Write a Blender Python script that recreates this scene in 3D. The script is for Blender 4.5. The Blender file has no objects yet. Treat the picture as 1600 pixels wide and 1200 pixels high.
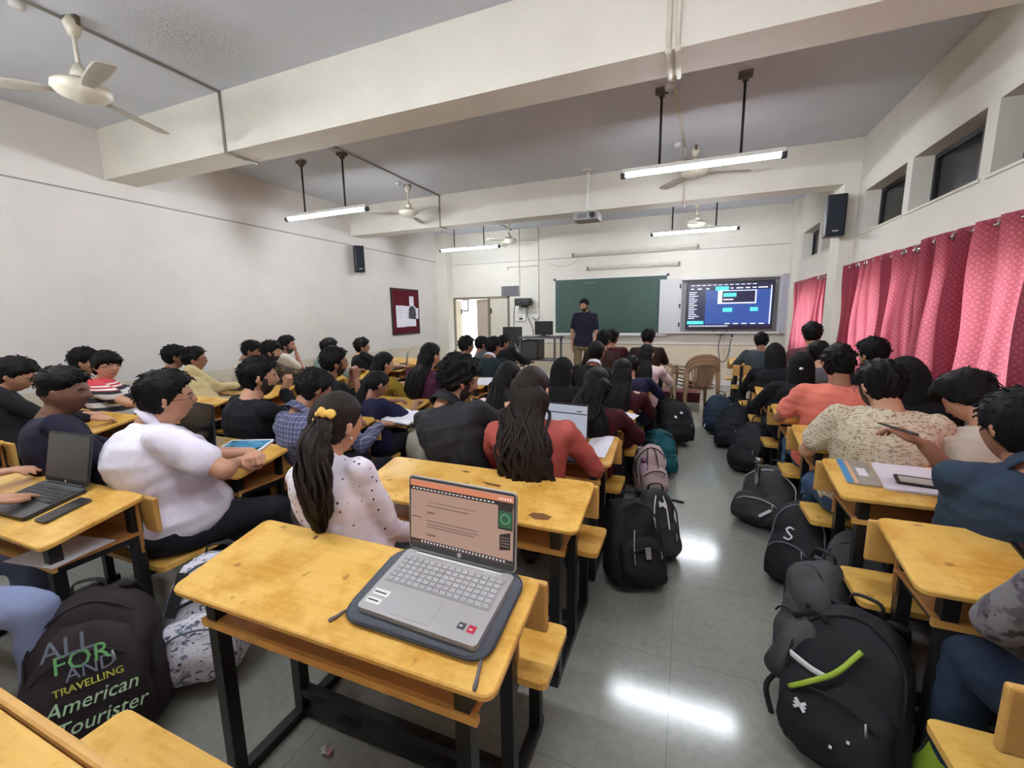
import bpy, bmesh, math, random
import numpy as np
from mathutils import Vector, Matrix, Euler

random.seed(7)
RNG = np.random.RandomState(5)
PI = math.pi
scene = bpy.context.scene
COL = scene.collection

# ------------------------------------------------------------------ camera
FPX = 670.24                                   # focal length for a 1600 px wide frame
CAM_H = 1.5
CAM = np.array([[0.92709023, 0.04522173, -0.37210038],
                [0.37453131, -0.15191964, 0.91468395],
                [-0.01516577, -0.9873578, -0.15778016]])   # columns: right, down, forward
cam_data = bpy.data.cameras.new('camera')
cam = bpy.data.objects.new('camera', cam_data)
COL.objects.link(cam)
cam_data.sensor_width = 36.0
cam_data.lens = FPX * 36.0 / 1600.0
cam_data.clip_start = 0.02
mw = Matrix.Identity(4)
for i in range(3):
    mw[i][0] = CAM[i, 0]; mw[i][1] = -CAM[i, 1]; mw[i][2] = -CAM[i, 2]
mw[2][3] = CAM_H
cam.matrix_world = mw
scene.camera = cam


def at(u, v, y):
    """photo pixel -> world point at depth y (metres down the room)"""
    r = CAM @ np.array([u - 800.0, v - 600.0, FPX])
    p = r * (y / r[1])
    return Vector((p[0], p[1], p[2] + CAM_H))


def at_z(u, v, z):
    r = CAM @ np.array([u - 800.0, v - 600.0, FPX])
    p = r * ((z - CAM_H) / r[2])
    return Vector((p[0], p[1], z))


# ------------------------------------------------------------------ world, exposure
world = bpy.data.worlds.new('world'); scene.world = world
world.use_nodes = True
wbg = world.node_tree.nodes['Background']
wbg.inputs[0].default_value = (0.86, 0.93, 1.0, 1)
_tc = world.node_tree.nodes.new('ShaderNodeTexCoord'); _sx = world.node_tree.nodes.new('ShaderNodeSeparateXYZ'); _rp = world.node_tree.nodes.new('ShaderNodeValToRGB')
world.node_tree.links.new(_tc.outputs['Generated'], _sx.inputs[0]); world.node_tree.links.new(_sx.outputs['Z'], _rp.inputs['Fac']); world.node_tree.links.new(_rp.outputs['Color'], wbg.inputs[0])
_rp.color_ramp.elements[0].position = 0.0; _rp.color_ramp.elements[0].color = (0.34, 0.33, 0.30, 1)        # ground below the horizon (z = 0)
_rp.color_ramp.elements[1].position = 0.04; _rp.color_ramp.elements[1].color = (0.90, 0.95, 1.0, 1)       # overcast sky
wbg.inputs[1].default_value = 10.0
TUBE_POWER = 170.0
scene.view_settings.view_transform = 'Standard'
scene.view_settings.look = 'None'
scene.view_settings.exposure = 0.16
scene.view_settings.gamma = 1.0
scene.view_settings.use_curve_mapping = False
scene.cycles.max_bounces = 8
scene.cycles.diffuse_bounces = 5
scene.cycles.sample_clamp_indirect = 8.0


# ------------------------------------------------------------------ materials
def lin(c):
    out = []
    for x in c:
        x = x / 255.0
        out.append(x / 12.92 if x <= 0.04045 else ((x + 0.055) / 1.055) ** 2.4)
    return (out[0], out[1], out[2], 1.0)


class NT:
    def __init__(self, name):
        self.m = bpy.data.materials.new(name); self.m.use_nodes = True
        self.t = self.m.node_tree; self.n = self.t.nodes; self.l = self.t.links
        self.b = self.n['Principled BSDF']; self.out = self.n['Material Output']

    def node(self, typ, **kw):
        x = self.n.new(typ)
        for k, v in kw.items():
            if k.startswith('i_'):
                x.inputs[k[2:].replace('_', ' ')].default_value = v
            else:
                setattr(x, k, v)
        return x

    def link(self, a, b):
        self.l.new(a, b)

    def coords(self, scale=(1, 1, 1), kind='Object'):
        tc = self.node('ShaderNodeTexCoord'); mp = self.node('ShaderNodeMapping')
        mp.inputs['Scale'].default_value = scale
        self.link(tc.outputs[kind], mp.inputs['Vector'])
        return mp.outputs['Vector']

    def noise(self, vec, scale, detail=3, rough=0.5):
        x = self.node('ShaderNodeTexNoise')
        x.inputs['Scale'].default_value = scale; x.inputs['Detail'].default_value = detail
        x.inputs['Roughness'].default_value = rough
        self.link(vec, x.inputs['Vector'])
        return x.outputs['Fac']

    def ramp(self, fac, stops, interp='LINEAR'):
        r = self.node('ShaderNodeValToRGB'); r.color_ramp.interpolation = interp
        el = r.color_ramp.elements
        while len(el) < len(stops):
            el.new(0.5)
        for e, (p, c) in zip(el, stops):
            e.position = p; e.color = c if len(c) == 4 else lin(c)
        self.link(fac, r.inputs['Fac'])
        return r.outputs['Color']

    def mix(self, fac, a, b):
        m = self.node('ShaderNodeMix', data_type='RGBA')
        for k, v in ((0, fac), (6, a), (7, b)):
            if isinstance(v, (int, float)):
                m.inputs[k].default_value = v
            elif isinstance(v, tuple):
                m.inputs[k].default_value = v
            else:
                self.link(v, m.inputs[k])
        return m.outputs[2]

    def math(self, op, a, b=0.0):
        m = self.node('ShaderNodeMath', operation=op)
        for k, v in ((0, a), (1, b)):
            if isinstance(v, (int, float)):
                m.inputs[k].default_value = v
            else:
                self.link(v, m.inputs[k])
        return m.outputs[0]

    def bump(self, h, strength=0.2, dist=0.01):
        b = self.node('ShaderNodeBump')
        b.inputs['Strength'].default_value = strength; b.inputs['Distance'].default_value = dist
        self.link(h, b.inputs['Height']); self.link(b.outputs['Normal'], self.b.inputs['Normal'])


MATS = {}


def mat(name, color, rough=0.6, metal=0.0, var=0.0, vscale=8.0, bump=0.0, bscale=60.0, spec=None, emit=0.0, coat=0.0):
    if name in MATS:
        return MATS[name]
    t = NT(name)
    c = lin(color)
    t.b.inputs['Base Color'].default_value = c
    t.b.inputs['Roughness'].default_value = rough
    t.b.inputs['Metallic'].default_value = metal
    if spec is not None:
        t.b.inputs['Specular IOR Level'].default_value = spec
    if coat:
        t.b.inputs['Coat Weight'].default_value = coat; t.b.inputs['Coat Roughness'].default_value = 0.15
    vec = None
    if var or bump:
        vec = t.coords()
    if var:
        f = t.noise(vec, vscale, 4, 0.6)
        lo = tuple(x * (1 - var) for x in c[:3]) + (1,); hi = tuple(min(1, x * (1 + var)) for x in c[:3]) + (1,)
        t.link(t.ramp(f, [(0.3, lo), (0.7, hi)]), t.b.inputs['Base Color'])
    if bump:
        t.bump(t.noise(vec, bscale, 4, 0.6), bump, 0.005)
    if emit:
        t.b.inputs['Emission Color'].default_value = c
        t.b.inputs['Emission Strength'].default_value = emit
    MATS[name] = t.m
    return t.m


def fabric(name, color, var=0.12, bump=0.35, rough=0.9):
    return mat(name, color, rough, var=var, vscale=5.0, bump=bump, bscale=38.0, spec=0.2)


def m_wood():
    t = NT('desk_laminate'); v = t.coords((1, 1, 1))
    grain = t.noise(t.coords((1.2, 14, 6)), 6, 5, 0.6)
    blot = t.noise(v, 5.5, 5, 0.65)
    base = t.ramp(grain, [(0.25, (206, 154, 62)), (0.75, (226, 178, 86))])
    dirt = t.ramp(blot, [(0.36, (178, 126, 48)), (0.56, (240, 202, 122))])
    c = t.mix(0.38, base, dirt)
    spots = t.ramp(t.noise(v, 21, 2, 0.4), [(0.24, (0, 0, 0)), (0.31, (255, 255, 255))])
    c = t.mix(t.math('MULTIPLY', t.math('SUBTRACT', 1.0, spots), 0.55), c, lin((122, 80, 30)))
    t.link(c, t.b.inputs['Base Color'])
    t.link(t.ramp(blot, [(0.3, (95, 95, 95)), (0.7, (140, 140, 140))]), t.b.inputs['Roughness'])
    t.bump(grain, 0.06, 0.004)
    return t.m


def m_floor():
    t = NT('floor_stone'); v = t.coords()
    n = t.noise(v, 1.3, 6, 0.6); n2 = t.noise(v, 30, 3, 0.6)
    c = t.mix(0.5, t.ramp(n, [(0.3, (126, 128, 120)), (0.7, (146, 147, 139))]), t.ramp(n2, [(0.35, (128, 129, 122)), (0.65, (145, 146, 138))]))
    br = t.node('ShaderNodeTexBrick'); br.offset = 0.0
    br.inputs['Scale'].default_value = 1.0; br.inputs['Mortar Size'].default_value = 0.0025
    br.inputs['Brick Width'].default_value = 0.6; br.inputs['Row Height'].default_value = 0.6
    t.link(v, br.inputs['Vector'])
    c = t.mix(t.math('MULTIPLY', br.outputs['Fac'], 0.35), c, lin((84, 84, 78)))
    t.link(c, t.b.inputs['Base Color'])
    t.link(t.ramp(n, [(0.3, (92, 92, 92)), (0.75, (114, 114, 114))]), t.b.inputs['Roughness'])
    t.b.inputs['Specular IOR Level'].default_value = 0.45
    t.bump(n2, 0.03, 0.003)
    return t.m


def m_wall(name, upper, lower, zline):
    t = NT(name)
    g = t.node('ShaderNodeNewGeometry'); sx = t.node('ShaderNodeSeparateXYZ')
    t.link(g.outputs['Position'], sx.inputs[0])
    f = t.math('GREATER_THAN', sx.outputs['Z'], zline)
    v = t.coords(); n = t.noise(v, 1.7, 5, 0.65)
    up = t.ramp(n, [(0.3, tuple(int(x * 0.965) for x in upper)), (0.65, upper)])
    lo = t.ramp(n, [(0.3, tuple(int(x * 0.95) for x in lower)), (0.65, lower)])
    t.link(t.mix(f, lo, up), t.b.inputs['Base Color'])
    t.b.inputs['Roughness'].default_value = 0.75
    t.bump(t.noise(v, 55, 3, 0.6), 0.08, 0.004)
    return t.m


def m_ceiling():
    t = NT('ceiling_paint'); v = t.coords()
    n = t.noise(v, 0.9, 5, 0.65)
    c = t.ramp(n, [(0.3, (196, 199, 205)), (0.7, (210, 213, 218))])
    # damp, sooty mould stain beside the rear fan
    g = t.node('ShaderNodeNewGeometry')
    vm = t.node('ShaderNodeVectorMath', operation='DISTANCE'); vm.inputs[1].default_value = (-3.45, 2.35, 3.5)
    t.link(g.outputs['Position'], vm.inputs[0])
    d = t.ramp(vm.outputs['Value'], [(0.1, (255, 255, 255)), (0.6, (0, 0, 0))])
    sp = t.ramp(t.noise(v, 60, 5, 0.75), [(0.4, (0, 0, 0)), (0.62, (255, 255, 255))])
    f = t.math('MULTIPLY', t.math('MULTIPLY', d, sp), 0.75)
    t.link(t.mix(f, c, lin((128, 126, 108))), t.b.inputs['Base Color'])
    t.b.inputs['Roughness'].default_value = 0.85
    t.bump(t.noise(v, 40, 3, 0.6), 0.02, 0.003)
    return t.m


def m_curtain(name='curtain_fabric', dc=((112, 50, 66), (160, 76, 94), (178, 94, 110)), tc=((208, 112, 128), (230, 134, 148)), tw=0.5):
    t = NT(name)
    t.n.remove(t.b)
    v = t.coords((1, 1, 1))
    v = t.coords((1, 1, 1), 'UV')
    vo = t.node('ShaderNodeTexVoronoi', feature='F1', voronoi_dimensions='2D'); vo.inputs['Scale'].default_value = 26
    vo.inputs['Randomness'].default_value = 0.25
    t.link(v, vo.inputs['Vector'])
    lace = t.ramp(vo.outputs['Distance'], [(0.2, (255, 255, 255)), (0.32, (120, 120, 120)), (0.46, (120, 120, 120)), (0.6, (255, 255, 255))])
    weave = t.noise(t.coords((3, 60, 3), 'UV'), 3, 3, 0.6)
    col = t.mix(lace, lin(dc[0]), t.ramp(weave, [(0.3, dc[1]), (0.7, dc[2])]))
    d = t.node('ShaderNodeBsdfDiffuse'); tr = t.node('ShaderNodeBsdfTranslucent'); mx = t.node('ShaderNodeMixShader')
    t.link(col, d.inputs['Color'])
    tcol = t.mix(lace, lin(tc[0]), lin(tc[1]))
    t.link(tcol, tr.inputs['Color'])
    mx.inputs[0].default_value = tw
    t.link(d.outputs[0], mx.inputs[1]); t.link(tr.outputs[0], mx.inputs[2]); t.link(mx.outputs[0], t.out.inputs['Surface'])
    return t.m


def m_plaid():
    t = NT('plaid_cotton'); v = t.coords(); s = t.node('ShaderNodeSeparateXYZ'); t.link(v, s.inputs[0])
    a = t.math('LESS_THAN', t.math('FRACT', t.math('MULTIPLY', s.outputs['X'], 38)), 0.16)
    b = t.math('LESS_THAN', t.math('FRACT', t.math('MULTIPLY', s.outputs['Z'], 38)), 0.16)
    c2 = t.math('LESS_THAN', t.math('FRACT', t.math('MULTIPLY', s.outputs['X'], 12.6)), 0.4)
    f = t.math('MULTIPLY', t.math('ADD', a, b), 0.42)
    base = t.mix(t.math('MULTIPLY', c2, 0.5), lin((70, 74, 104)), lin((48, 52, 80)))
    t.link(t.mix(f, base, lin((168, 168, 190))), t.b.inputs['Base Color'])
    t.b.inputs['Roughness'].default_value = 0.9
    t.bump(t.noise(v, 30, 4, 0.6), 0.35, 0.005)
    return t.m


def m_stripes():
    t = NT('striped_cotton'); v = t.coords(); s = t.node('ShaderNodeSeparateXYZ'); t.link(v, s.inputs[0])
    z = s.outputs['Z']
    band = t.math('GREATER_THAN', t.math('FRACT', t.math('MULTIPLY', z, 12.5)), 0.5)
    c = t.mix(band, lin((208, 204, 200)), lin((38, 36, 44)))
    thin = t.math('GREATER_THAN', t.math('FRACT', t.math('MULTIPLY', z, 40)), 0.5)
    c = t.mix(t.math('MULTIPLY', t.math('GREATER_THAN', z, 0.945), 1.0), c, t.mix(thin, lin((235, 228, 226)), lin((190, 60, 66))))
    c = t.mix(t.math('GREATER_THAN', z, 0.985), c, lin((196, 64, 70)))
    t.link(c, t.b.inputs['Base Color']); t.b.inputs['Roughness'].default_value = 0.9
    return t.m


def m_dots():
    t = NT('polka_dot_cotton'); v = t.coords()
    vo = t.node('ShaderNodeTexVoronoi'); vo.inputs['Scale'].default_value = 36; vo.inputs['Randomness'].default_value = 0.4
    t.link(v, vo.inputs['Vector'])
    f = t.math('LESS_THAN', vo.outputs['Distance'], 0.17)
    t.link(t.mix(f, lin((226, 219, 228)), lin((52, 52, 72))), t.b.inputs['Base Color'])
    t.b.inputs['Roughness'].default_value = 0.85
    t.bump(t.noise(v, 24, 4, 0.6), 0.3, 0.006)
    return t.m


def m_print(name, c0, c1, c2, sc, stretch):
    t = NT(name); v = t.coords(stretch)
    f = t.ramp(t.noise(v, sc, 3, 0.55), [(0.55, (0, 0, 0)), (0.62, (255, 255, 255))])
    g = t.ramp(t.noise(v, sc * 1.7, 3, 0.55), [(0.58, (0, 0, 0)), (0.62, (255, 255, 255))])
    c = t.mix(f, lin(c0), lin(c1)); c = t.mix(g, c, lin(c2))
    t.link(c, t.b.inputs['Base Color']); t.b.inputs['Roughness'].default_value = 0.9
    t.bump(t.noise(t.coords(), 28, 4, 0.6), 0.3, 0.005)
    return t.m


def m_hair(name, col, hi):
    t = NT(name)
    n = t.noise(t.coords((60, 60, 7)), 3, 4, 0.6)
    t.link(t.ramp(n, [(0.3, col), (0.75, hi)]), t.b.inputs['Base Color'])
    t.b.inputs['Roughness'].default_value = 0.55; t.b.inputs['Specular IOR Level'].default_value = 0.14
    t.bump(n, 0.6, 0.006)
    return t.m


def m_emit(name, color, strength, rough=0.25):
    t = NT(name)
    t.b.inputs['Base Color'].default_value = (0.02, 0.02, 0.02, 1)
    t.b.inputs['Roughness'].default_value = rough
    t.b.inputs['Emission Color'].default_value = lin(color); t.b.inputs['Emission Strength'].default_value = strength
    return t.m


def m_glass():
    t = NT('window_glass'); t.n.remove(t.b)
    g = t.node('ShaderNodeBsdfGlossy'); g.inputs['Roughness'].default_value = 0.02
    tr = t.node('ShaderNodeBsdfTransparent'); tr.inputs[0].default_value = (0.93, 0.97, 0.96, 1)
    mx = t.node('ShaderNodeMixShader'); mx.inputs[0].default_value = 0.08
    t.link(tr.outputs[0], mx.inputs[1]); t.link(g.outputs[0], mx.inputs[2]); t.link(mx.outputs[0], t.out.inputs['Surface'])
    return t.m


WOOD = m_wood(); FLOOR = m_floor(); CEIL = m_ceiling(); CURT = m_curtain(); CURT2 = m_curtain('curtain_shade_band', ((96, 56, 66), (124, 78, 90), (132, 88, 98)), ((150, 104, 114), (168, 124, 132)), 0.35); GLASS = m_glass()  # shade of the gathers is put into a greyer, denser second curtain cloth
WALL = m_wall('wall_paint', (224, 219, 212), (216, 205, 182), 0.83)
WALL_FRONT = m_wall('front_wall_paint', (226, 222, 210), (222, 208, 182), 0.83)
WALL_PLAIN = m_wall('side_wall_paint', (226, 221, 210), (226, 221, 210), 0.0)
BEAM = mat('beam_paint', (222, 217, 204), 0.8, var=0.05, vscale=2, bump=0.06, bscale=40)
STEEL = mat('black_steel', (20, 20, 22), 0.42, var=0.2, vscale=20)
PLY = mat('edge_band', (205, 158, 84), 0.55, var=0.12, vscale=14)
SHELF = mat('shelf_ply', (176, 124, 70), 0.6, var=0.15, vscale=9)
WHITE = mat('white_plastic', (228, 227, 222), 0.5)
PAPER = mat('paper', (232, 231, 240), 0.8)
BLACKP = mat('black_plastic', (22, 22, 25), 0.4)
DKGREY = mat('dark_grey_plastic', (58, 60, 64), 0.45)
SILVER = mat('silver_metal', (190, 190, 190), 0.35, metal=0.6)
CHROME = mat('chrome', (225, 225, 225), 0.15, metal=1.0)
CREAMP = mat('cream_paint', (212, 206, 190), 0.75, var=0.05)
RUST = mat('rusty_clamp', (92, 80, 66), 0.7, var=0.3, vscale=30)
SKIN = [mat('skin_light', (186, 138, 110), 0.55, var=0.08, vscale=14, bump=0.05), mat('skin_mid', (150, 104, 80), 0.55, var=0.08, vscale=14, bump=0.05),
        mat('skin_deep', (112, 76, 58), 0.55, var=0.08, vscale=14, bump=0.05)]
HAIR = m_hair('black_hair', (7, 6, 7), (22, 20, 20)); HAIRB = m_hair('brown_black_hair', (17, 13, 12), (52, 41, 37))
EYE_W = mat('eye_white', (188, 180, 172), 0.35); EYE_D = mat('eye_dark', (20, 13, 10), 0.2); LIP = mat('lip', (128, 76, 66), 0.5)
INK = mat('dark_print', (40, 40, 48), 0.7)
# ------------------------------------------------------------------ mesh helpers
def V(*a):
    return Vector(a if len(a) > 1 else a[0])


def box(bm, c, s, rot=None, bevel=0.0, seg=2):
    """axis-aligned (or rotated) box with centre c and size s"""
    M = Matrix.Translation(V(c))
    if rot is not None:
        M = M @ (rot.to_4x4() if not isinstance(rot, Matrix) else rot.to_4x4())
    g = bmesh.ops.create_cube(bm, size=1.0, matrix=M @ Matrix.Diagonal((s[0], s[1], s[2], 1)))
    if bevel:
        es = list({e for v in g['verts'] for e in v.link_edges})
        bmesh.ops.bevel(bm, geom=es, offset=bevel, segments=seg, affect='EDGES', profile=0.5)


def boxb(bm, a, b, bevel=0.0):
    box(bm, [(a[i] + b[i]) / 2 for i in range(3)], [abs(b[i] - a[i]) for i in range(3)], None, bevel)


def loft(bm, rings, cap=True, closed=False):
    vs = [[bm.verts.new(p) for p in r] for r in rings]
    n = len(vs[0]); m = len(vs)
    for i in range(m if closed else m - 1):
        a, b = vs[i], vs[(i + 1) % m]
        for j in range(n):
            k = (j + 1) % n
            try:
                bm.faces.new((a[j], a[k], b[k], b[j]))
            except ValueError:
                pass
    if cap and not closed:
        try:
            bm.faces.new(list(reversed(vs[0]))); bm.faces.new(vs[-1])
        except ValueError:
            pass
    return vs


def ring(c, S, F, rx, ry, n=16, p=2.0):
    out = []
    for j in range(n):
        a = 2 * PI * j / n
        ca, sa = math.cos(a), math.sin(a)
        x = math.copysign(abs(ca) ** (2 / p), ca) * rx; y = math.copysign(abs(sa) ** (2 / p), sa) * ry
        out.append(c + S * x + F * y)
    return out


def frame(T, hint=None):
    T = T.normalized()
    h = hint if hint is not None else (V(0, 0, 1) if abs(T.z) < 0.9 else V(1, 0, 0))
    S = (h - T * h.dot(T))
    if S.length < 1e-5:
        S = V(1, 0, 0) if abs(T.x) < 0.9 else V(0, 1, 0)
        S = S - T * S.dot(T)
    S.normalize()
    return S, T.cross(S)


def tube(bm, pts, r, n=8, flat=1.0, hint=None, cap=True):
    """swept round (or flattened) tube through pts; r number or list"""
    pts = [V(p) for p in pts]; m = len(pts)
    rs = r if isinstance(r, (list, tuple)) else [r] * m
    rings = []; S = None
    for i, p in enumerate(pts):
        T = (pts[min(i + 1, m - 1)] - pts[max(i - 1, 0)])
        if T.length < 1e-7:
            T = V(0, 0, 1)
        S, F = frame(T, S if S is not None else hint)
        rings.append(ring(p, S, F, rs[i], rs[i] * flat, n))
    loft(bm, rings, cap)


def bone(bm, a, b, ra, rb, n=12):
    """tapered capsule"""
    a = V(a); b = V(b); T = b - a
    if T.length < 1e-6:
        T = V(0, 0, 1e-4)
    t = T.normalized(); S, F = frame(T)
    rings = []
    for k in (80, 50, 20):
        q = math.radians(k); rings.append(ring(a - t * ra * math.sin(q), S, F, ra * math.cos(q), ra * math.cos(q), n))
    rings.append(ring(a, S, F, ra, ra, n)); rings.append(ring(b, S, F, rb, rb, n))
    for k in (20, 50, 80):
        q = math.radians(k); rings.append(ring(b + t * rb * math.sin(q), S, F, rb * math.cos(q), rb * math.cos(q), n))
    loft(bm, rings)


def smooth_path(pts, n):
    """Catmull-Rom resample"""
    pts = [V(p) for p in pts]; P = [pts[0] * 2 - pts[1]] + pts + [pts[-1] * 2 - pts[-2]]
    out = []
    m = len(pts) - 1
    for k in range(n):
        t = k / (n - 1) * m; i = min(int(t), m - 1); f = t - i
        a, b, c, d = P[i], P[i + 1], P[i + 2], P[i + 3]
        out.append(0.5 * ((2 * b) + (c - a) * f + (2 * a - 5 * b + 4 * c - d) * f * f + (3 * b - a - 3 * c + d) * f ** 3))
    return out


def prism(bm, poly, z0, z1, M=None):
    lo = [V(p[0], p[1], z0) for p in poly]; hi = [V(p[0], p[1], z1) for p in poly]
    if M is not None:
        lo = [M @ p for p in lo]; hi = [M @ p for p in hi]
    loft(bm, [lo, hi])


def round_rect(w, d, r, n=4, cx=0, cy=0):
    out = []
    for qx, qy, a0 in ((1, 1, 0), (-1, 1, 90), (-1, -1, 180), (1, -1, 270)):
        for k in range(n + 1):
            a = math.radians(a0 + 90 * k / n)
            out.append((cx + qx * (w / 2 - r) + r * math.cos(a), cy + qy * (d / 2 - r) + r * math.sin(a)))
    return out


def obj(name, bm, m, parent=None, smooth=False, loc=None):
    me = bpy.data.meshes.new(name)
    bmesh.ops.recalc_face_normals(bm, faces=bm.faces)
    bm.to_mesh(me); bm.free()
    o = bpy.data.objects.new(name, me)
    for x in (m if isinstance(m, (list, tuple)) else [m]):
        me.materials.append(x)
    if smooth:
        me.polygons.foreach_set('use_smooth', [True] * len(me.polygons))
    COL.objects.link(o)
    if parent is not None:
        o.parent = parent
    if loc is not None:
        o.location = loc
    return o


def B():
    return bmesh.new()


def thing(name, label, cat, loc=(0, 0, 0), rz=0.0, group=None):
    o = bpy.data.objects.new(name, None); COL.objects.link(o)
    o.location = loc; o.rotation_euler = (0, 0, rz); o.empty_display_size = 0.1
    o['label'] = label; o['category'] = cat
    if group:
        o['group'] = group
    return o


def tag(o, label, cat, group=None):
    o['label'] = label; o['category'] = cat
    if group:
        o['group'] = group
    return o


def struct(name, bm, m, parent=None):
    o = obj(name, bm, m, parent)
    if parent is None:
        o['kind'] = 'structure'
    return o


def dup(root, loc=None, rz=None, label=None):
    def cp(o, par):
        c = o.copy(); COL.objects.link(c)
        if par is not None:
            c.parent = par
        for ch in o.children:
            cp(ch, c)
        return c
    r = cp(root, None)
    if loc is not None:
        r.location = loc
    if rz is not None:
        r.rotation_euler = (0, 0, rz)
    if label:
        r['label'] = label
    return r


def text_obj(name, s, size, m, parent, loc, rot, extrude=0.0006, shear=0.0, align='CENTER'):
    cu = bpy.data.curves.new('txt', 'FONT'); cu.body = s; cu.size = size; cu.extrude = extrude; cu.shear = shear
    cu.align_x = align; cu.align_y = 'CENTER'; cu.resolution_u = 2
    t = bpy.data.objects.new('txt', cu); COL.objects.link(t)
    me = bpy.data.meshes.new_from_object(t.evaluated_get(bpy.context.evaluated_depsgraph_get()))
    bpy.data.objects.remove(t)
    o = bpy.data.objects.new(name, me); COL.objects.link(o)
    me.materials.clear(); me.materials.append(m)
    o.parent = parent; o.location = loc; o.rotation_euler = rot
    return o


def grid_wall(bm, fixed, axis, u0, u1, v0, v1, holes, th):
    """wall slab in the plane axis=fixed .. fixed+th with rectangular holes (ua,ub,va,vb); u = the other horizontal axis, v = z"""
    us = sorted({u0, u1, *[h[0] for h in holes], *[h[1] for h in holes]}); vs = sorted({v0, v1, *[h[2] for h in holes], *[h[3] for h in holes]})
    for i in range(len(us) - 1):
        run = None
        for j in range(len(vs) - 1):
            cu, cv = (us[i] + us[i + 1]) / 2, (vs[j] + vs[j + 1]) / 2
            hole = any(h[0] < cu < h[1] and h[2] < cv < h[3] for h in holes)
            if not hole:
                run = (run[0], vs[j + 1]) if run else (vs[j], vs[j + 1])
            if (hole or j == len(vs) - 2) and run:
                if axis == 'x':
                    boxb(bm, (fixed, us[i], run[0]), (fixed + th, us[i + 1], run[1]))
                else:
                    boxb(bm, (us[i], fixed, run[0]), (us[i + 1], fixed + th, run[1]))
                run = None
# ------------------------------------------------------------------ the room
XL, XR, YF, YB, ZC = -5.85, 1.83, 9.8, -1.25, 3.5
bm = B(); boxb(bm, (XL - 0.2, YB - 0.2, -0.12), (XR + 0.3, YF + 0.2, 0.0)); struct('floor', bm, FLOOR)
bm = B(); boxb(bm, (XL - 0.2, YB - 0.2, ZC), (XR + 0.3, YF + 0.2, ZC + 0.15)); struct('ceiling', bm, CEIL)
bm = B(); boxb(bm, (XL - 0.2, YB - 0.2, 0), (XL, YF + 0.2, ZC)); struct('wall_left', bm, WALL)
bm = B(); boxb(bm, (XL, YB - 0.2, 0), (XR + 0.25, YB, ZC)); struct('wall_back', bm, WALL_PLAIN)
bm = B(); grid_wall(bm, YF, 'y', XL - 0.2, XR + 0.25, 0, ZC, [(-5.60, -4.02, 0.0, 1.965)], 0.2); struct('wall_front', bm, WALL_FRONT)
CLER = [(3.25, 4.03), (4.16, 5.21), (5.33, 6.36), (7.05, 8.0), (8.2, 9.25)]
WIN = [(3.28, 6.4, 0.95, 1.9), (7.2, 9.0, 0.95, 1.9), (-0.5, 2.5, 0.95, 1.9)]
bm = B(); grid_wall(bm, XR, 'x', YB - 0.2, YF + 0.2, 0, ZC, [(a, b, 2.38, 2.85) for a, b in CLER] + WIN, 0.22); struct('wall_right', bm, WALL_PLAIN)
# beams across the room and the pillars under them
for y0 in (2.9, 6.57):
    bm = B(); boxb(bm, (XL, y0, 3.0), (XR, y0 + 0.3, ZC)); struct('ceiling_beam', bm, BEAM)
for n, (x0, x1, y0, y1) in enumerate([(1.68, XR, 6.57, 6.95), (1.68, XR, 2.72, 3.02), (XL, -5.56, 9.5, YF), (1.75, XR, 9.5, YF)]):
    bm = B(); boxb(bm, (x0, y0, 0), (x1, y1, 3.0 if n < 2 else ZC)); struct('pillar', bm, BEAM)
# plaster grooves, sills, skirting
GROOVE = mat('groove_shadow_gap', (150, 145, 138), 0.9)
bm = B(); boxb(bm, (XL, YB, 2.825), (XL + 0.004, 9.5, 2.84)); struct('trim_1', bm, GROOVE)
bm = B(); boxb(bm, (-5.56, YF - 0.004, 2.76), (1.75, YF, 2.772)); struct('trim_2', bm, GROOVE)
bm = B(); boxb(bm, (-4.0, YF - 0.008, 0.825), (1.75, YF, 0.84)); struct('trim_3', bm, GROOVE)
bm = B(); boxb(bm, (-4.0, YF - 0.014, 0), (1.75, YF, 0.1)); struct('baseboard_front', bm, WHITE)
bm = B(); boxb(bm, (XL, YB, 0), (XL + 0.014, 9.5, 0.1)); struct('baseboard_left', bm, CREAMP)
TINT = mat('tinted_glass', (14, 15, 20), 0.2, spec=0.25)
ALU = mat('black_window_frame', (28, 28, 32), 0.4)
for n, (a, b) in enumerate(CLER):
    bm = B(); x = XR + 0.15
    for ya, yb, za, zb in ((a, b, 2.38, 2.42), (a, b, 2.81, 2.85), (a, a + 0.04, 2.42, 2.81), (b - 0.04, b, 2.42, 2.81), (a + (b - a) * .30, a + (b - a) * .30 + 0.05, 2.42, 2.81)):
        boxb(bm, (x, ya, za), (x + 0.05, yb, zb))
    w = struct('window_%d' % (n + 1), bm, ALU)
    ms = a + (b - a) * .30
    for ya, yb in ((a + 0.04, ms), (ms + 0.05, b - 0.04)):
        bm = B(); boxb(bm, (x + 0.02, ya, 2.42), (x + 0.028, yb, 2.81)); obj('pane', bm, TINT, w)
    bm = B(); boxb(bm, (XR - 0.012, a - 0.03, 2.362), (XR + 0.16, b + 0.03, 2.382)); obj('sill', bm, BEAM, w)
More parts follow.
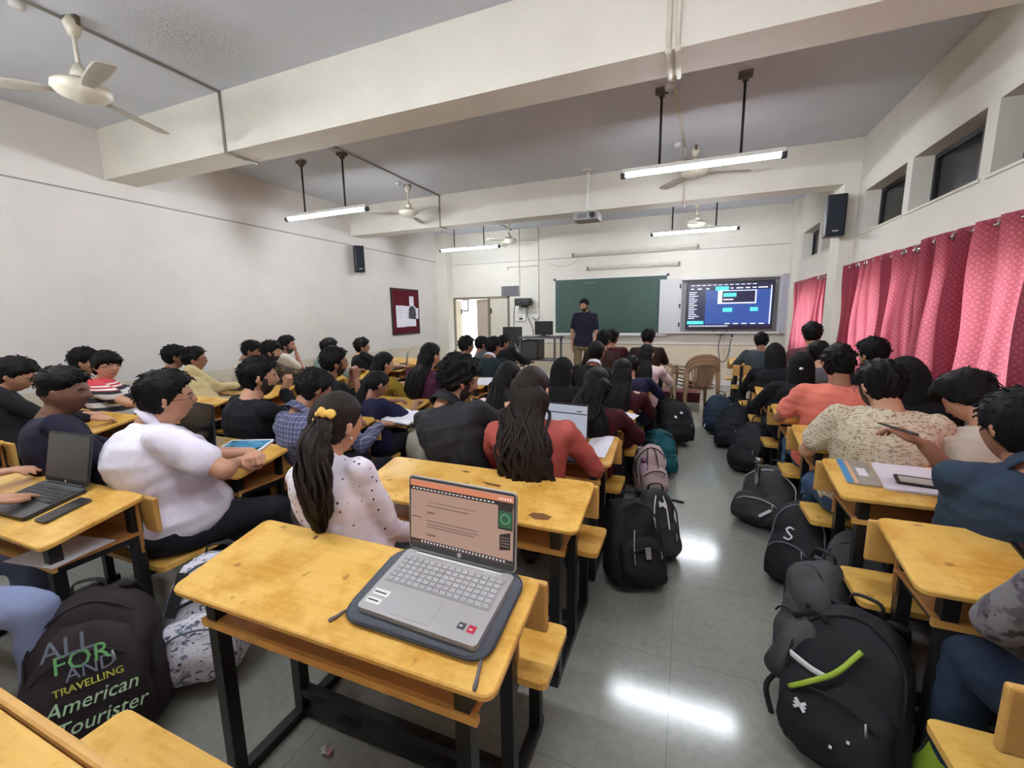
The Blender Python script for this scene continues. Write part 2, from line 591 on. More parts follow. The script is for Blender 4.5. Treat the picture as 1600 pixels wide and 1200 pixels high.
for n, (a, b, za, zb) in enumerate(WIN):
    bm = B(); x = XR + 0.12
    k = 4
    boxb(bm, (x, a, za), (x + 0.05, b, za + 0.05)); boxb(bm, (x, a, zb - 0.05), (x + 0.05, b, zb))
    for i in range(k + 1):
        y = a + (b - a - 0.05) * i / k; boxb(bm, (x, y, za + 0.05), (x + 0.05, y + 0.05, zb - 0.05))
    w = struct('window_%d' % (n + 6), bm, ALU)
    for i in range(k):
        y = a + (b - a - 0.05) * i / k + 0.05; y2 = a + (b - a - 0.05) * (i + 1) / k
        bm = B(); boxb(bm, (x + 0.02, y, za + 0.05), (x + 0.026, y2, zb - 0.05)); obj('pane', bm, GLASS, w)
# doorway in the front wall and the bright room beyond it
DOORM = mat('beige_door', (184, 172, 146), 0.5, var=0.06, vscale=3); DOORP = mat('pinkish_door', (196, 180, 166), 0.5, var=0.06, vscale=3)
DFR = mat('door_frame_paint', (120, 106, 88), 0.5)
bm = B()
for a, b in (((-5.60, YF - 0.02, 0), (-5.55, YF + 0.1, 1.965)), ((-4.07, YF - 0.02, 0), (-4.02, YF + 0.1, 1.965)), ((-5.60, YF - 0.02, 1.915), (-4.02, YF + 0.1, 1.965)), ((-4.60, YF - 0.02, 0), (-4.55, YF + 0.1, 1.915))):
    boxb(bm, a, b)
dj = struct('door_frame', bm, DFR)


def door_leaf(n, hinge, ang, w, m, hx):
    bm = B(); boxb(bm, (0, -0.018, 0.01), (w, 0.018, 1.91), 0.004)
    d = struct('door_%d' % n, bm, m); d.location = (hinge[0], hinge[1], 0); d.rotation_euler = (0, 0, ang)
    for z in (0.9, 1.62):
        bm = B(); box(bm, (hx, -0.03, z), (0.03, 0.02, 0.13), None, 0.004); tube(bm, [(hx, -0.045, z - 0.05), (hx, -0.05, z + 0.05)], 0.008)
        obj('door_bolt', bm, BLACKP, d)
    return d


door_leaf(1, (-5.55, YF + 0.05), math.radians(100), 0.48, DOORM, 0.42)
door_leaf(2, (-4.60, YF + 0.05), math.radians(155), 0.46, DOORP, 0.03)
door_leaf(3, (-4.55, YF + 0.04), 0.0, 0.48, CREAMP, 0.03)
ROOMW = mat('next_room_wall', (235, 235, 236), 0.8)
bm = B(); boxb(bm, (-9.0, 12.6, -0.1), (-3.5, 12.8, 3.0)); boxb(bm, (-9.0, YF + 0.2, -0.12), (-3.5, 12.6, 0)); boxb(bm, (-9.0, YF + 0.2, 2.6), (-3.5, 12.6, 2.8))
boxb(bm, (-3.5, YF + 0.2, 0), (-3.3, 12.6, 2.6)); boxb(bm, (-9.2, YF + 0.2, 0), (-9.0, 12.6, 2.6)); struct('wall_next_room', bm, ROOMW)
o = bpy.data.lights.new('next_room_light', 'AREA'); o.energy = 80; o.size = 1.2
lo = bpy.data.objects.new('next_room_light', o); COL.objects.link(lo); lo.location = (-6.2, 11.4, 2.55)
t = thing('picture_frame', 'dark framed sheet on the wall of the room beyond the open door', 'picture', (at(728, 478, 12.58)))
bm = B(); box(bm, (0, 0, 0.02), (0.2, 0.03, 0.4)); obj('frame', bm, BLACKP, t)
bm = B(); box(bm, (0, -0.018, 0.02), (0.13, 0.004, 0.3)); obj('sheet', bm, PAPER, t)

# ---------------------------------------------------------------- tube lights on black rods
TUBE = m_emit('tube_glow', (240, 246, 255), TUBE_POWER)
DEADT = mat('unlit_tube', (214, 212, 204), 0.3)


def tube_light(x, y, z, label, rods=True, L=1.34):
    t = thing('tube_light', label, 'ceiling lamp', (x, y, z), 0, 'tube lights over the classroom')
    bm = B(); box(bm, (0, 0, 0.035), (L, 0.075, 0.035), None, 0.006); obj('batten', bm, WHITE, t)
    bm = B(); tube(bm, [(-L / 2 + 0.04, 0, 0), (L / 2 - 0.04, 0, 0)], 0.019, 12); obj('tube', bm, TUBE, t, True)
    for s in (-1, 1):
        bm = B(); tube(bm, [(s * (L / 2 - 0.03), 0, 0), (s * (L / 2 + 0.012), 0, 0)], 0.03, 12); obj('end_cap', bm, DKGREY, t, True)
    for s in (-1, 1):
        bm = B(); tube(bm, [(s * 0.335, 0, 0.05), (s * 0.335, 0, ZC - z - 0.03)], 0.011, 8); r = obj('rod', bm, BLACKP, t, True)
        bm = B(); box(bm, (s * 0.335, 0, ZC - z - 0.02), (0.11, 0.07, 0.035)); box(bm, (s * 0.335, 0, ZC - z - 0.045), (0.05, 0.04, 0.05)); obj('ceiling_clamp', bm, RUST, r)
    return t


tube_light(0.03, 4.45, 2.80, 'lit tube light on two long black rods nearest the window wall')
tube_light(-4.35, 4.45, 2.81, 'lit tube light on two black rods near the long blank wall')
tube_light(0.03, 8.05, 2.835, 'lit tube light hanging before the screen at the front')
tube_light(-4.17, 8.05, 2.85, 'lit tube light hanging before the door at the front')
tube_light(0.03, 0.76, 2.82, 'lit tube light overhead at the back on the window side')
tube_light(-2.16, 0.76, 2.82, 'added tube light out of view at the back, middle of its row')  # extra lamp out of view, added to brighten the near beam and desks
tube_light(-4.35, 0.76, 2.82, 'lit tube light overhead at the back on the blank wall side')


def wall_tube(x0, x1, y, z, label, box_mid=False):
    t = thing('wall_tube_light', label, 'lamp', ((x0 + x1) / 2, y, z)); L = x1 - x0
    bm = B(); box(bm, (0, -0.03, 0.0), (L, 0.06, 0.05), None, 0.008); obj('batten', bm, CREAMP, t)
    bm = B(); tube(bm, [(-L / 2 + 0.03, -0.06, -0.045), (L / 2 - 0.03, -0.06, -0.045)], 0.015, 10); obj('tube', bm, DEADT, t, True)
    for s in (-1, 1):
        bm = B(); box(bm, (s * (L / 2 - 0.015), -0.06, -0.03), (0.035, 0.045, 0.09), None, 0.004); obj('lamp_holder', bm, mat('holder_grey', (120, 116, 106), 0.5), t)
    return t


wall_tube(-2.46, 0.15, YF, 2.84, 'unlit long double tube batten high on the front wall above the groove')
wall_tube(-2.12, -0.19, YF, 2.53, 'unlit tube lamp on the front wall just over the green board')

# ---------------------------------------------------------------- ceiling fans
FANM = mat('fan_enamel', (214, 208, 188), 0.35, var=0.08, vscale=9); FANB = mat('fan_blade_enamel', (178, 172, 158), 0.45, var=0.12, vscale=6)


def fan(x, y, ang, label, drop=0.42):
    t = thing('ceiling_fan', label, 'fan', (x, y, ZC), ang, 'ceiling fans')
    bm = B(); tube(bm, [(0, 0, 0), (0, 0, -0.05), (0, 0, -0.12)], [0.02, 0.05, 0.03], 12); tube(bm, [(0, 0, -drop + 0.07), (0, 0, -drop + 0.12), (0, 0, -drop + 0.17)], [0.055, 0.045, 0.02], 12); obj('canopy', bm, FANM, t, True)
    bm = B(); box(bm, (0, 0, -0.03), (0.03, 0.1, 0.06)); obj('hook_clamp', bm, RUST, t)
    bm = B(); tube(bm, [(0, 0, -0.05), (0, 0, -drop + 0.1)], 0.013, 8); obj('down_rod', bm, FANM, t, True)
    bm = B(); z = -drop
    prof = [(0.03, 0.075), (0.075, 0.07), (0.10, 0.045), (0.155, 0.03), (0.16, 0.0), (0.13, -0.03), (0.07, -0.055), (0.015, -0.065)]
    loft(bm, [ring(V(0, 0, z + h), V(1, 0, 0), V(0, 1, 0), r, r, 24) for r, h in prof]); obj('motor', bm, FANM, t, True)
    for k in range(3):
        a = 2 * PI * k / 3; R = Matrix.Rotation(a, 4, 'Z')
        bm = B(); rs = []
        for q, w, tw in ((0.12, 0.03, 0), (0.2, 0.045, 6), (0.3, 0.062, 10), (0.5, 0.066, 9), (0.6, 0.062, 8), (0.625, 0.04, 8)):
            c = V(q, 0, z - 0.005 - q * 0.03); tt = math.radians(tw)
            S = V(0, math.cos(tt), math.sin(tt)); F = V(0, -math.sin(tt), math.cos(tt))
            rs.append([R @ p for p in ring(c, S, F, w, 0.004, 10)])
        loft(bm, rs); obj('blade', bm, FANB, t, True)
    return t


fan(-3.87, 1.87, math.radians(106), 'cream ceiling fan beside the mouldy stain at the back of the room', 0.46)
fan(-4.06, 5.86, math.radians(104), 'cream ceiling fan beyond the lit tube light by the blank wall', 0.42)
fan(-3.62, 8.85, math.radians(5), 'cream ceiling fan over the door end of the front', 0.42)
fan(0.08, 8.85, math.radians(20), 'cream ceiling fan half hidden behind the front tube light by the screen', 0.42)
fan(0.0, 6.05, math.radians(10), 'cream ceiling fan hung behind the big tube light by the windows', 0.30)

# ---------------------------------------------------------------- conduits
def conduit(pts, label, r=0.011, m=None, group='surface conduits'):
    bm = B()
    for a, b in zip(pts[:-1], pts[1:]):
        tube(bm, [a, b], r, 8)
    for p in pts[1:-1]:
        bmesh.ops.create_icosphere(bm, subdivisions=1, radius=r * 1.5, matrix=Matrix.Translation(V(p)))
    return tag(obj('conduit', bm, m or CREAMP, None, True), label, 'conduit', group)


zc = ZC - 0.011
conduit([(-3.93, -0.6, zc), (-3.93, 2.888, zc), (-3.93, 2.888, 2.99), (-3.93, 3.212, 2.99), (-3.93, 3.212, zc), (-3.93, 6.558, zc), (-3.93, 6.558, 2.99), (-3.93, 6.882, 2.99), (-3.93, 6.882, zc), (-3.93, 9.788, zc)], 'thin conduit along the ceiling past the fans on the blank wall side', m=mat('grey_conduit', (150, 145, 136), 0.6))
conduit([(-0.17, 2.888, zc), (-0.17, 2.888, 2.99), (-0.17, 3.212, 2.99), (-0.17, 3.212, zc), (-0.2, 4.4, zc), (-0.12, 6.0, zc), (-0.12, 6.558, zc), (-0.12, 6.558, 2.99), (-0.12, 6.882, 2.99), (-0.12, 6.882, zc), (-0.1, 8.8, zc)], 'cream conduit down over the near beam towards the window side lamp', 0.014)
conduit([(-0.12, 2.888, zc), (-0.12, 2.888, 2.99), (-0.12, 3.212, 2.99)], 'second cream conduit running beside its twin on the near beam', 0.014)
conduit([(-3.27, YF - 0.012, 3.49), (-3.27, YF - 0.012, 1.66)], 'cream conduit down the front wall to the small switch box', 0.012)
conduit([(-3.75, YF - 0.012, 3.49), (-3.75, YF - 0.012, 2.6), (-3.75, YF - 0.012, 1.95)], 'cream conduit down the front wall behind the wall speaker', 0.012)
conduit([(-4.05, YF - 0.012, 2.58), (-4.05, YF - 0.012, 2.64), (-3.27, YF - 0.012, 2.64)], 'short bent conduit on the front wall above the door sign', 0.011)
for x, y, lb in ((-3.99, 1.66, 'white junction box by the rear fan'), (-4.06, 4.32, 'white junction box by the rod of the lamp near the blank wall'), (-4.12, 5.7, 'white junction box by the fan past the blank wall lamp'), (-0.2, 5.85, 'white junction box by the fan on the window side'), (-0.24, 4.4, 'white junction box by the big window side lamp')):
    bm = B(); tube(bm, [(x, y, ZC), (x, y, ZC - 0.045)], [0.042, 0.036], 12); tag(obj('junction_box', bm, WHITE, None, True), lb, 'junction box', 'ceiling junction boxes')
# sagging cable on front wall
bm = B(); tube(bm, smooth_path([(-3.05, YF - 0.01, 2.68), (-2.8, YF - 0.012, 2.6), (-2.55, YF - 0.012, 2.6), (-2.3, YF - 0.01, 2.72)], 14), 0.007, 6)
tag(obj('loose_cable', bm, CREAMP, None, True), 'loose cream cable sagging under the groove on the front wall', 'cable')

# ---------------------------------------------------------------- projector
t = thing('projector', 'grey ceiling projector on a white pole by the second beam', 'projector', (-1.385, 6.35, 2.86))
bm = B(); box(bm, (0, 0, 0), (0.36, 0.28, 0.11), None, 0.02, 3); obj('housing', bm, mat('projector_grey', (150, 150, 148), 0.5), t)
bm = B(); tube(bm, [(-0.08, 0, 0.06), (0, 0, 0.12), (0, 0.05, 0.15)], 0.01); tube(bm, [(0.08, 0, 0.06), (0, 0, 0.12)], 0.01); tube(bm, [(0, 0.02, 0.12), (0, 0.02, 0.6)], 0.02, 10); obj('mount_pole', bm, WHITE, t)
bm = B(); box(bm, (0, 0.02, 0.63), (0.14, 0.14, 0.02)); obj('ceiling_plate', bm, CREAMP, t)
bm = B(); tube(bm, [(0.1, -0.14, 0), (0.1, -0.165, 0)], 0.04, 16); obj('lens', bm, BLACKP, t)
for k in range(6):
    bm = B(); box(bm, (-0.1 + 0.022 * k, -0.141, 0.0), (0.008, 0.006, 0.06)); obj('vent_slot', bm, DKGREY, t)

# ---------------------------------------------------------------- loudspeakers
def wall_speaker(p, rz, label, w=0.18, d=0.16, h=0.48):
    t = thing('wall_speaker', label, 'loudspeaker', p, rz, 'black wall loudspeakers')
    bm = B(); box(bm, (0, 0, 0), (w, d, h), None, 0.012); obj('cabinet', bm, BLACKP, t)
    bm = B(); box(bm, (0, -d / 2 - 0.006, 0.0), (w - 0.03, 0.014, h - 0.03), None, 0.005); g = obj('grille', bm, mat('speaker_cloth', (30, 34, 46), 0.8, bump=0.3, bscale=200), t)
    bm = B(); box(bm, (0, -d / 2 - 0.015, -h / 2 + 0.06), (0.06, 0.006, 0.014)); obj('badge', bm, SILVER, g)
    bm = B(); box(bm, (0, d / 2 + 0.02, 0), (0.06, 0.05, 0.12)); obj('bracket', bm, STEEL, t)
    return t


wall_speaker((1.585, 6.47, 2.615), math.radians(-4), 'dark loudspeaker on the pillar between the two curtained windows', 0.2, 0.17)
wall_speaker((-5.74, 6.62, 2.58), math.radians(55), 'narrow black loudspeaker high on the long blank wall', 0.17, 0.14)

# ---------------------------------------------------------------- notice board
t = thing('notice_board', 'maroon felt notice board with pinned sheets on the blank wall', 'notice board', (XL, 8.12, 1.62), 0)
bm = B(); boxb(bm, (0, -0.49, -0.48), (0.02, 0.49, 0.48)); obj('felt', bm, fabric('maroon_felt', (86, 20, 32)), t)
bm = B()
for a, b in (((0, -0.5, -0.5), (0.03, 0.5, -0.47)), ((0, -0.5, 0.47), (0.03, 0.5, 0.5)), ((0, -0.5, -0.5), (0.03, -0.47, 0.5)), ((0, 0.47, -0.5), (0.03, 0.5, 0.5))):
    boxb(bm, a, b)
obj('frame', bm, mat('dark_maroon_frame', (40, 14, 20), 0.5), t)
for (y0, y1, z0, z1) in ((-0.36, -0.06, -0.34, 0.13), (-0.06, 0.36, -0.33, 0.12), (0.14, 0.3, 0.02, 0.34), (0.1, 0.47, -0.16, 0.08)):
    bm = B(); boxb(bm, (0.021, y0, z0), (0.024, y1, z1)); p = obj('pinned_sheet', bm, PAPER, t)
    bm = B()
    for k in range(5):
        boxb(bm, (0.0242, y0 + 0.03, z1 - 0.05 - k * 0.05), (0.0246, y1 - 0.05, z1 - 0.043 - k * 0.05))
    o = obj('print_lines', bm, mat('faint_print', (150, 155, 165), 0.8), p); o['kind'] = 'stuff'

# ---------------------------------------------------------------- green board
t = thing('chalkboard', 'large green chalkboard with white frame on the front wall', 'chalkboard', (-1.64, YF, 1.68))
bm = B(); box(bm, (0, -0.02, 0), (2.42, 0.04, 1.2)); obj('board', bm, mat('green_board', (58, 84, 76), 0.55, var=0.12, vscale=1.5), t)
bm = B()
box(bm, (0, -0.03, -0.615), (2.48, 0.06, 0.03)); box(bm, (0, -0.03, 0.612), (2.48, 0.05, 0.024)); box(bm, (-1.225, -0.03, 0), (0.03, 0.05, 1.24)); box(bm, (1.225, -0.03, 0), (0.03, 0.05, 1.24)); obj('frame', bm, WHITE, t)
bm = B(); box(bm, (0, -0.07, -0.645), (2.48, 0.09, 0.03)); obj('chalk_tray', bm, mat('tray_white', (210, 208, 204), 0.5), t)
for sx in (-1.225, 1.225):
    bm = B(); box(bm, (sx, -0.05, 0.61), (0.05, 0.03, 0.05)); obj('corner_clip', bm, BLACKP, t)
CHALK = mat('chalk', (150, 190, 170), 0.9)
bm = B()
for k in range(7):
    tube(bm, [(-0.55 + k * 0.035, -0.042, 0.5 + 0.02 * (k % 2)), (-0.53 + k * 0.035, -0.042, 0.53 - 0.02 * (k % 2))], 0.004, 5)
o = obj('chalk_scribble', bm, CHALK, t); o['kind'] = 'stuff'

# ---------------------------------------------------------------- interactive display in white cabinet
t = thing('display_cabinet', 'white wall cabinet with opened doors around the lit screen', 'cabinet', (0.74, YF, 1.64))
CABW = mat('cabinet_white', (206, 206, 206), 0.45); CABG = mat('cabinet_inside_grey', (150, 148, 150), 0.5)
bm = B(); box(bm, (0, -0.012, 0), (1.74, 0.02, 1.06)); obj('back_panel', bm, CABG, t)
bm = B()
for c, s in (((0, -0.07, 0.53), (1.8, 0.14, 0.03)), ((0, -0.09, -0.545), (1.85, 0.18, 0.03)), ((-0.885, -0.07, 0), (0.03, 0.14, 1.06)), ((0.885, -0.07, 0), (0.03, 0.14, 1.06))):
    box(bm, c, s)
obj('frame', bm, CABW, t)
bm = B(); box(bm, (-1.10, -0.13, -0.01), (0.40, 0.025, 1.12)); dd = obj('door', bm, CABW, t)
for z in (-0.38, 0.0, 0.4):
    bm = B(); box(bm, (-0.9, -0.15, z), (0.03, 0.03, 0.09)); obj('hinge', bm, BLACKP, dd)
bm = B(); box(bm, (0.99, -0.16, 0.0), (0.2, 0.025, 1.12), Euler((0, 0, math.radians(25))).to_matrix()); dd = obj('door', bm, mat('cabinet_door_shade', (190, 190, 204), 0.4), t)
bm = B(); box(bm, (1.03, -0.04, 0.0), (0.05, 0.02, 1.12)); obj('edge_strip', bm, BLACKP, t)

t = thing('display_screen', 'wide lit blue touch screen showing a programming window', 'screen', (0.745, YF - 0.12, 1.635))
bm = B(); box(bm, (0, 0, 0), (1.56, 0.06, 0.93), None, 0.008); obj('bezel', bm, BLACKP, t)
SCR = m_emit('screen_blue', (42, 84, 170), 0.9); SDK = m_emit('screen_navy', (26, 26, 70), 0.8); SWH = m_emit('screen_white', (225, 232, 255), 1.2); SCY = m_emit('screen_cyan', (88, 230, 232), 1.1)
y = -0.032
bm = B(); box(bm, (0, y, 0), (1.50, 0.006, 0.87)); scr = obj('picture_area', bm, SCR, t)


def ui(name, m, x0, x1, z0, z1, k=1):
    bm = B(); boxb(bm, (x0, y - 0.003 - 0.0015 * k, z0), (x1, y - 0.003, z1)); return obj(name, bm, m, scr)


ui('menu_bar', SDK, -0.75, 0.75, 0.30, 0.435); ui('side_panel', SDK, -0.75, -0.42, -0.38, 0.30); ui('task_bar', SDK, -0.75, 0.75, -0.435, -0.37)
ui('dialog_border', SWH, -0.2 - 0.0, 0.48, 0.03, 0.29, 1); ui('dialog_body', SDK, -0.12, 0.455, 0.055, 0.275, 2)
ui('highlight_box', SCY, -0.25, 0.05 - 0.06, 0.29, 0.37, 2); ui('highlight_box', SCY, -0.1, 0.13, 0.165, 0.24, 3); ui('highlight_box', SCY, -0.1, 0.07, -0.13, -0.05, 2); ui('highlight_box', SCY, 0.38, 0.52, -0.12, -0.045, 2); ui('highlight_box', SCY, -0.75, -0.44, -0.37, -0.305, 2)
ui('scroll_bar', SWH, 0.715, 0.735, -0.37, 0.37, 2); ui('caption_line', SWH, -0.1, 0.08, 0.1, 0.125, 3)
bm = B()
for k in range(15):
    w = 0.1 + 0.12 * random.random(); boxb(bm, (-0.73, y - 0.0065, 0.26 - k * 0.037), (-0.73 + w, y - 0.003, 0.275 - k * 0.037))
for k in range(12):
    boxb(bm, (-0.7 + k * 0.1, y - 0.0065, 0.395), (-0.63 + k * 0.1, y - 0.003, 0.41))
for a, w in ((-0.7, .05), (-0.58, .08), (-0.42, .06), (0.02, .05), (.12, .12), (.28, .08), (.4, .07), (.5, .16)):
    boxb(bm, (a, y - 0.0065, 0.322), (a + w, y - 0.003, 0.345))
for k in range(22):
    boxb(bm, (-0.71 + k * 0.033, y - 0.0065, -0.42), (-0.69 + k * 0.033, y - 0.003, -0.395))
for k in range(5):
    boxb(bm, (-0.05 + k * 0.15, y - 0.0065, -0.37), (0.04 + k * 0.15, y - 0.003, -0.35))
o = obj('text_lines', bm, SWH, scr); o['kind'] = 'stuff'
bm = B()
for pts in ([(0.5, YF - 0.16, 1.17), (0.56, YF - 0.14, 1.06), (0.7, YF - 0.14, 1.06), (0.76, YF - 0.16, 1.16)],):
    tube(bm, smooth_path(pts, 14), 0.006, 6)
tag(obj('hanging_cable', bm, BLACKP, None, True), 'black cable looping just under the lit screen', 'cable')
for n, (x, w, m, lb) in enumerate(((0.71, 0.17, DKGREY, 'dark cable hanging in a loop below the screen cabinet'), (0.77, 0.11, CREAMP, 'pale cable hanging in a loop below the screen cabinet'))):
    bm = B(); tube(bm, smooth_path([(x - w * .3, YF - 0.03, 1.07), (x - w * .55, YF - 0.03, 0.8), (x - w * .2, YF - 0.03, 0.5 + n * .05), (x + w * .5, YF - 0.03, 0.6), (x + w * .8, YF - 0.02, 1.0)], 24), 0.008, 6)
    tag(obj('hanging_cable', bm, m, None, True), lb, 'cable')
t = thing('wall_socket', 'white socket plate with black plug under the screen', 'socket', (0.93, YF, 1.02))
bm = B(); box(bm, (0, -0.015, 0), (0.24, 0.03, 0.1), None, 0.006); obj('plate', bm, WHITE, t)
bm = B(); box(bm, (-0.075, -0.04, 0), (0.04, 0.03, 0.045), None, 0.005); obj('plug', bm, BLACKP, t)
bm = B(); boxb(bm, (0.84, YF - 0.018, 0.45), (0.87, YF, 0.97)); tag(obj('cable_trunking', bm, WHITE), 'white cable trunking below the socket plate on the front wall', 'trunking')

# ---------------------------------------------------------------- things on the front wall near the door
t = thing('door_sign', 'grey sign with lines of writing above the door', 'sign', (-3.99, YF, 2.08))
bm = B(); box(bm, (0, -0.01, 0), (0.46, 0.02, 0.24)); obj('plate', bm, mat('sign_grey', (110, 110, 114), 0.6), t)
bm = B()
for k in range(5):
    box(bm, (0, -0.0215, 0.085 - k * 0.042), (0.40 - 0.05 * (k % 2), 0.003, 0.014))
o = obj('writing', bm, mat('sign_ink', (60, 60, 66), 0.6), t); o['kind'] = 'stuff'
t = thing('wall_projector', 'small black device on a wall bracket beside the door', 'device', (-3.6, YF - 0.16, 1.81))
bm = B(); box(bm, (0, 0, 0), (0.36, 0.26, 0.17), None, 0.015); obj('housing', bm, BLACKP, t)
bm = B(); box(bm, (0, 0.1, -0.11), (0.1, 0.2, 0.04)); obj('bracket', bm, STEEL, t)
for s in (-0.06, 0.06):
    bm = B(); tube(bm, [(s, -0.12, 0.0), (s, -0.15, 0.0)], 0.035, 14); obj('lens', bm, DKGREY, t)
bm = B(); box(bm, (0.2, 0, -0.02), (0.05, 0.06, 0.05)); obj('plug', bm, BLACKP, t)
t = thing('switch_board', 'white switchboard with sockets and dangling cables beside the door', 'switchboard', (-3.73, YF, 1.54))
bm = B(); box(bm, (0, -0.02, 0), (0.27, 0.04, 0.36), None, 0.006); obj('plate', bm, WHITE, t)
for k in range(3):
    bm = B(); box(bm, (-0.02, -0.043, 0.11 - k * 0.085), (0.16, 0.008, 0.05)); obj('socket_row', bm, CREAMP, t)
bm = B(); box(bm, (0.02, -0.05, -0.12), (0.08, 0.03, 0.04)); obj('plug', bm, BLACKP, t)
t = thing('switch_box', 'small white switch box left of the green board', 'switchboard', (-3.34, YF, 1.53))
bm = B(); box(bm, (0, -0.02, 0), (0.17, 0.04, 0.2), None, 0.005); obj('plate', bm, WHITE, t)
for k in range(4):
    bm = B(); box(bm, (-0.045 + k * 0.03, -0.043, 0.03), (0.018, 0.008, 0.04)); obj('switch', bm, CREAMP, t)
bm = B(); tube(bm, smooth_path([(-3.42, YF - 0.05, 1.44), (-3.3, YF - 0.06, 1.38), (-3.24, YF - 0.05, 1.46)], 10), 0.008, 6)
tag(obj('hanging_cable', bm, BLACKP, None, True), 'short black cable looped below the small switch box', 'cable')
bm = B(); tube(bm, smooth_path([(-3.78, YF - 0.05, 1.76), (-3.88, YF - 0.04, 1.66), (-3.9, YF - 0.04, 1.2), (-3.89, YF - 0.04, 0.85)], 16), 0.008, 6)
tag(obj('hanging_cable', bm, DKGREY, None, True), 'dark cable from the wall device down past the switchboard', 'cable')
bm = B(); tube(bm, smooth_path([(-3.5, YF - 0.05, 1.74), (-3.55, YF - 0.04, 1.5), (-3.42, YF - 0.04, 1.2), (-3.4, YF - 0.04, 0.9)], 16), 0.008, 6)
tag(obj('hanging_cable', bm, DKGREY, None, True), 'dark cable from the wall device down towards the monitors', 'cable')

# ---------------------------------------------------------------- teacher's tables and computers
GREYT = mat('grey_table_top', (92, 92, 94), 0.45); GSTEEL = mat('grey_steel', (100, 98, 98), 0.4, metal=0.3)


def steel_table(x, y, w, d, h, label, m=GREYT, lm=GSTEEL):
    t = thing('steel_table', label, 'table', (x, y, 0))
    bm = B(); box(bm, (0, 0, h - 0.015), (w, d, 0.03), None, 0.006); obj('tabletop', bm, m, t)
    for sx in (-1, 1):
        for sy in (-1, 1):
            bm = B(); box(bm, (sx * (w / 2 - 0.05), sy * (d / 2 - 0.05), (h - 0.03) / 2), (0.035, 0.035, h - 0.03)); obj('leg', bm, lm, t)
    for sx in (-1, 1):
        bm = B(); box(bm, (sx * (w / 2 - 0.05), 0, 0.2), (0.025, d - 0.12, 0.025)); obj('stretcher', bm, lm, t)
    return t


lect = steel_table(-2.68, 8.15, 0.8, 0.55, 1.08, 'tall grey steel lectern table beside the teacher')
bm = B(); box(bm, (0, 0, 0.625), (0.7, 0.48, 0.02)); obj('shelf', bm, GREYT, lect)
steel_table(-3.48, 8.2, 0.75, 0.5, 0.78, 'low steel table under the black monitors by the door', mat('pale_table_top', (170, 160, 140), 0.5), STEEL)


def monitor(p, rz, w, h, label):
    t = thing('monitor', label, 'monitor', p, rz, 'computer monitors at the front')
    bm = B(); box(bm, (0, 0, h / 2 + 0.03), (w, 0.05, h), None, 0.008); obj('housing', bm, BLACKP, t)
    bm = B(); box(bm, (0, 0.028, h / 2 + 0.03), (w - 0.04, 0.006, h - 0.04)); obj('screen', bm, mat('dark_screen', (12, 13, 18), 0.15), t)
    bm = B(); box(bm, (0, 0, 0.03), (0.06, 0.04, 0.05)); box(bm, (0, 0, 0.008), (0.22, 0.17, 0.016), None, 0.004); obj('stand', bm, BLACKP, t)
    return t


monitor((-2.62, 8.15, 1.08), math.radians(-8), 0.38, 0.27, 'black monitor seen from behind on the tall lectern table')
monitor((-3.31, 8.2, 0.78), math.radians(8), 0.40, 0.46, 'black monitor seen from behind on the low table')
t = thing('computer_tower', 'black computer case standing on the shelf under the lectern table', 'computer', (-2.84, 8.12, 0.636))
bm = B(); box(bm, (0, 0, 0.19), (0.36, 0.4, 0.38), None, 0.008); obj('case', bm, BLACKP, t)
bm = B(); box(bm, (0, -0.203, 0.19), (0.3, 0.008, 0.32)); obj('rear_panel', bm, DKGREY, t)
t = thing('cable_box', 'black keyboard and cable box on the low table edge', 'box', (-3.66, 8.12, 0.78))
bm = B(); box(bm, (0, 0, 0.13), (0.2, 0.28, 0.26), None, 0.006); obj('case', bm, BLACKP, t)
bm = B(); box(bm, (0, 0, 0.275), (0.15, 0.12, 0.03), None, 0.01); obj('handset', bm, DKGREY, t)
for n, dx in enumerate((0, 0.12)):
    bm = B(); tube(bm, smooth_path([(-3.15 + dx, 7.94, 0.95), (-3.1 + dx, 7.93, 0.84), (-3.03 + dx, 7.93, 0.93), (-2.97 + dx, 7.94, 0.83)], 14), 0.008, 6)
    tag(obj('loose_cable', bm, mat('pale_cable', (170, 170, 176), 0.5), None, True), ('pale cable coiled before the monitor on the low table', 'second pale cable coiled towards the lectern table')[n], 'cable')

# maroon step under the plastic chairs
t = thing('podium_step', 'low maroon wooden step on the floor behind the plastic chairs', 'step', (-0.12, 7.95, 0))
bm = B(); box(bm, (0, 0, 0.075), (0.75, 0.4, 0.15), None, 0.006); obj('step_box', bm, mat('maroon_paint', (92, 28, 34), 0.5), t)
bm = B(); box(bm, (0, 0, 0.158), (0.77, 0.42, 0.016), None, 0.004); obj('step_top', bm, mat('maroon_top', (104, 36, 40), 0.5), t)
# ------------------------------------------------------------------ curtains
RING = mat('grommet_steel', (205, 200, 198), 0.25, metal=0.9)


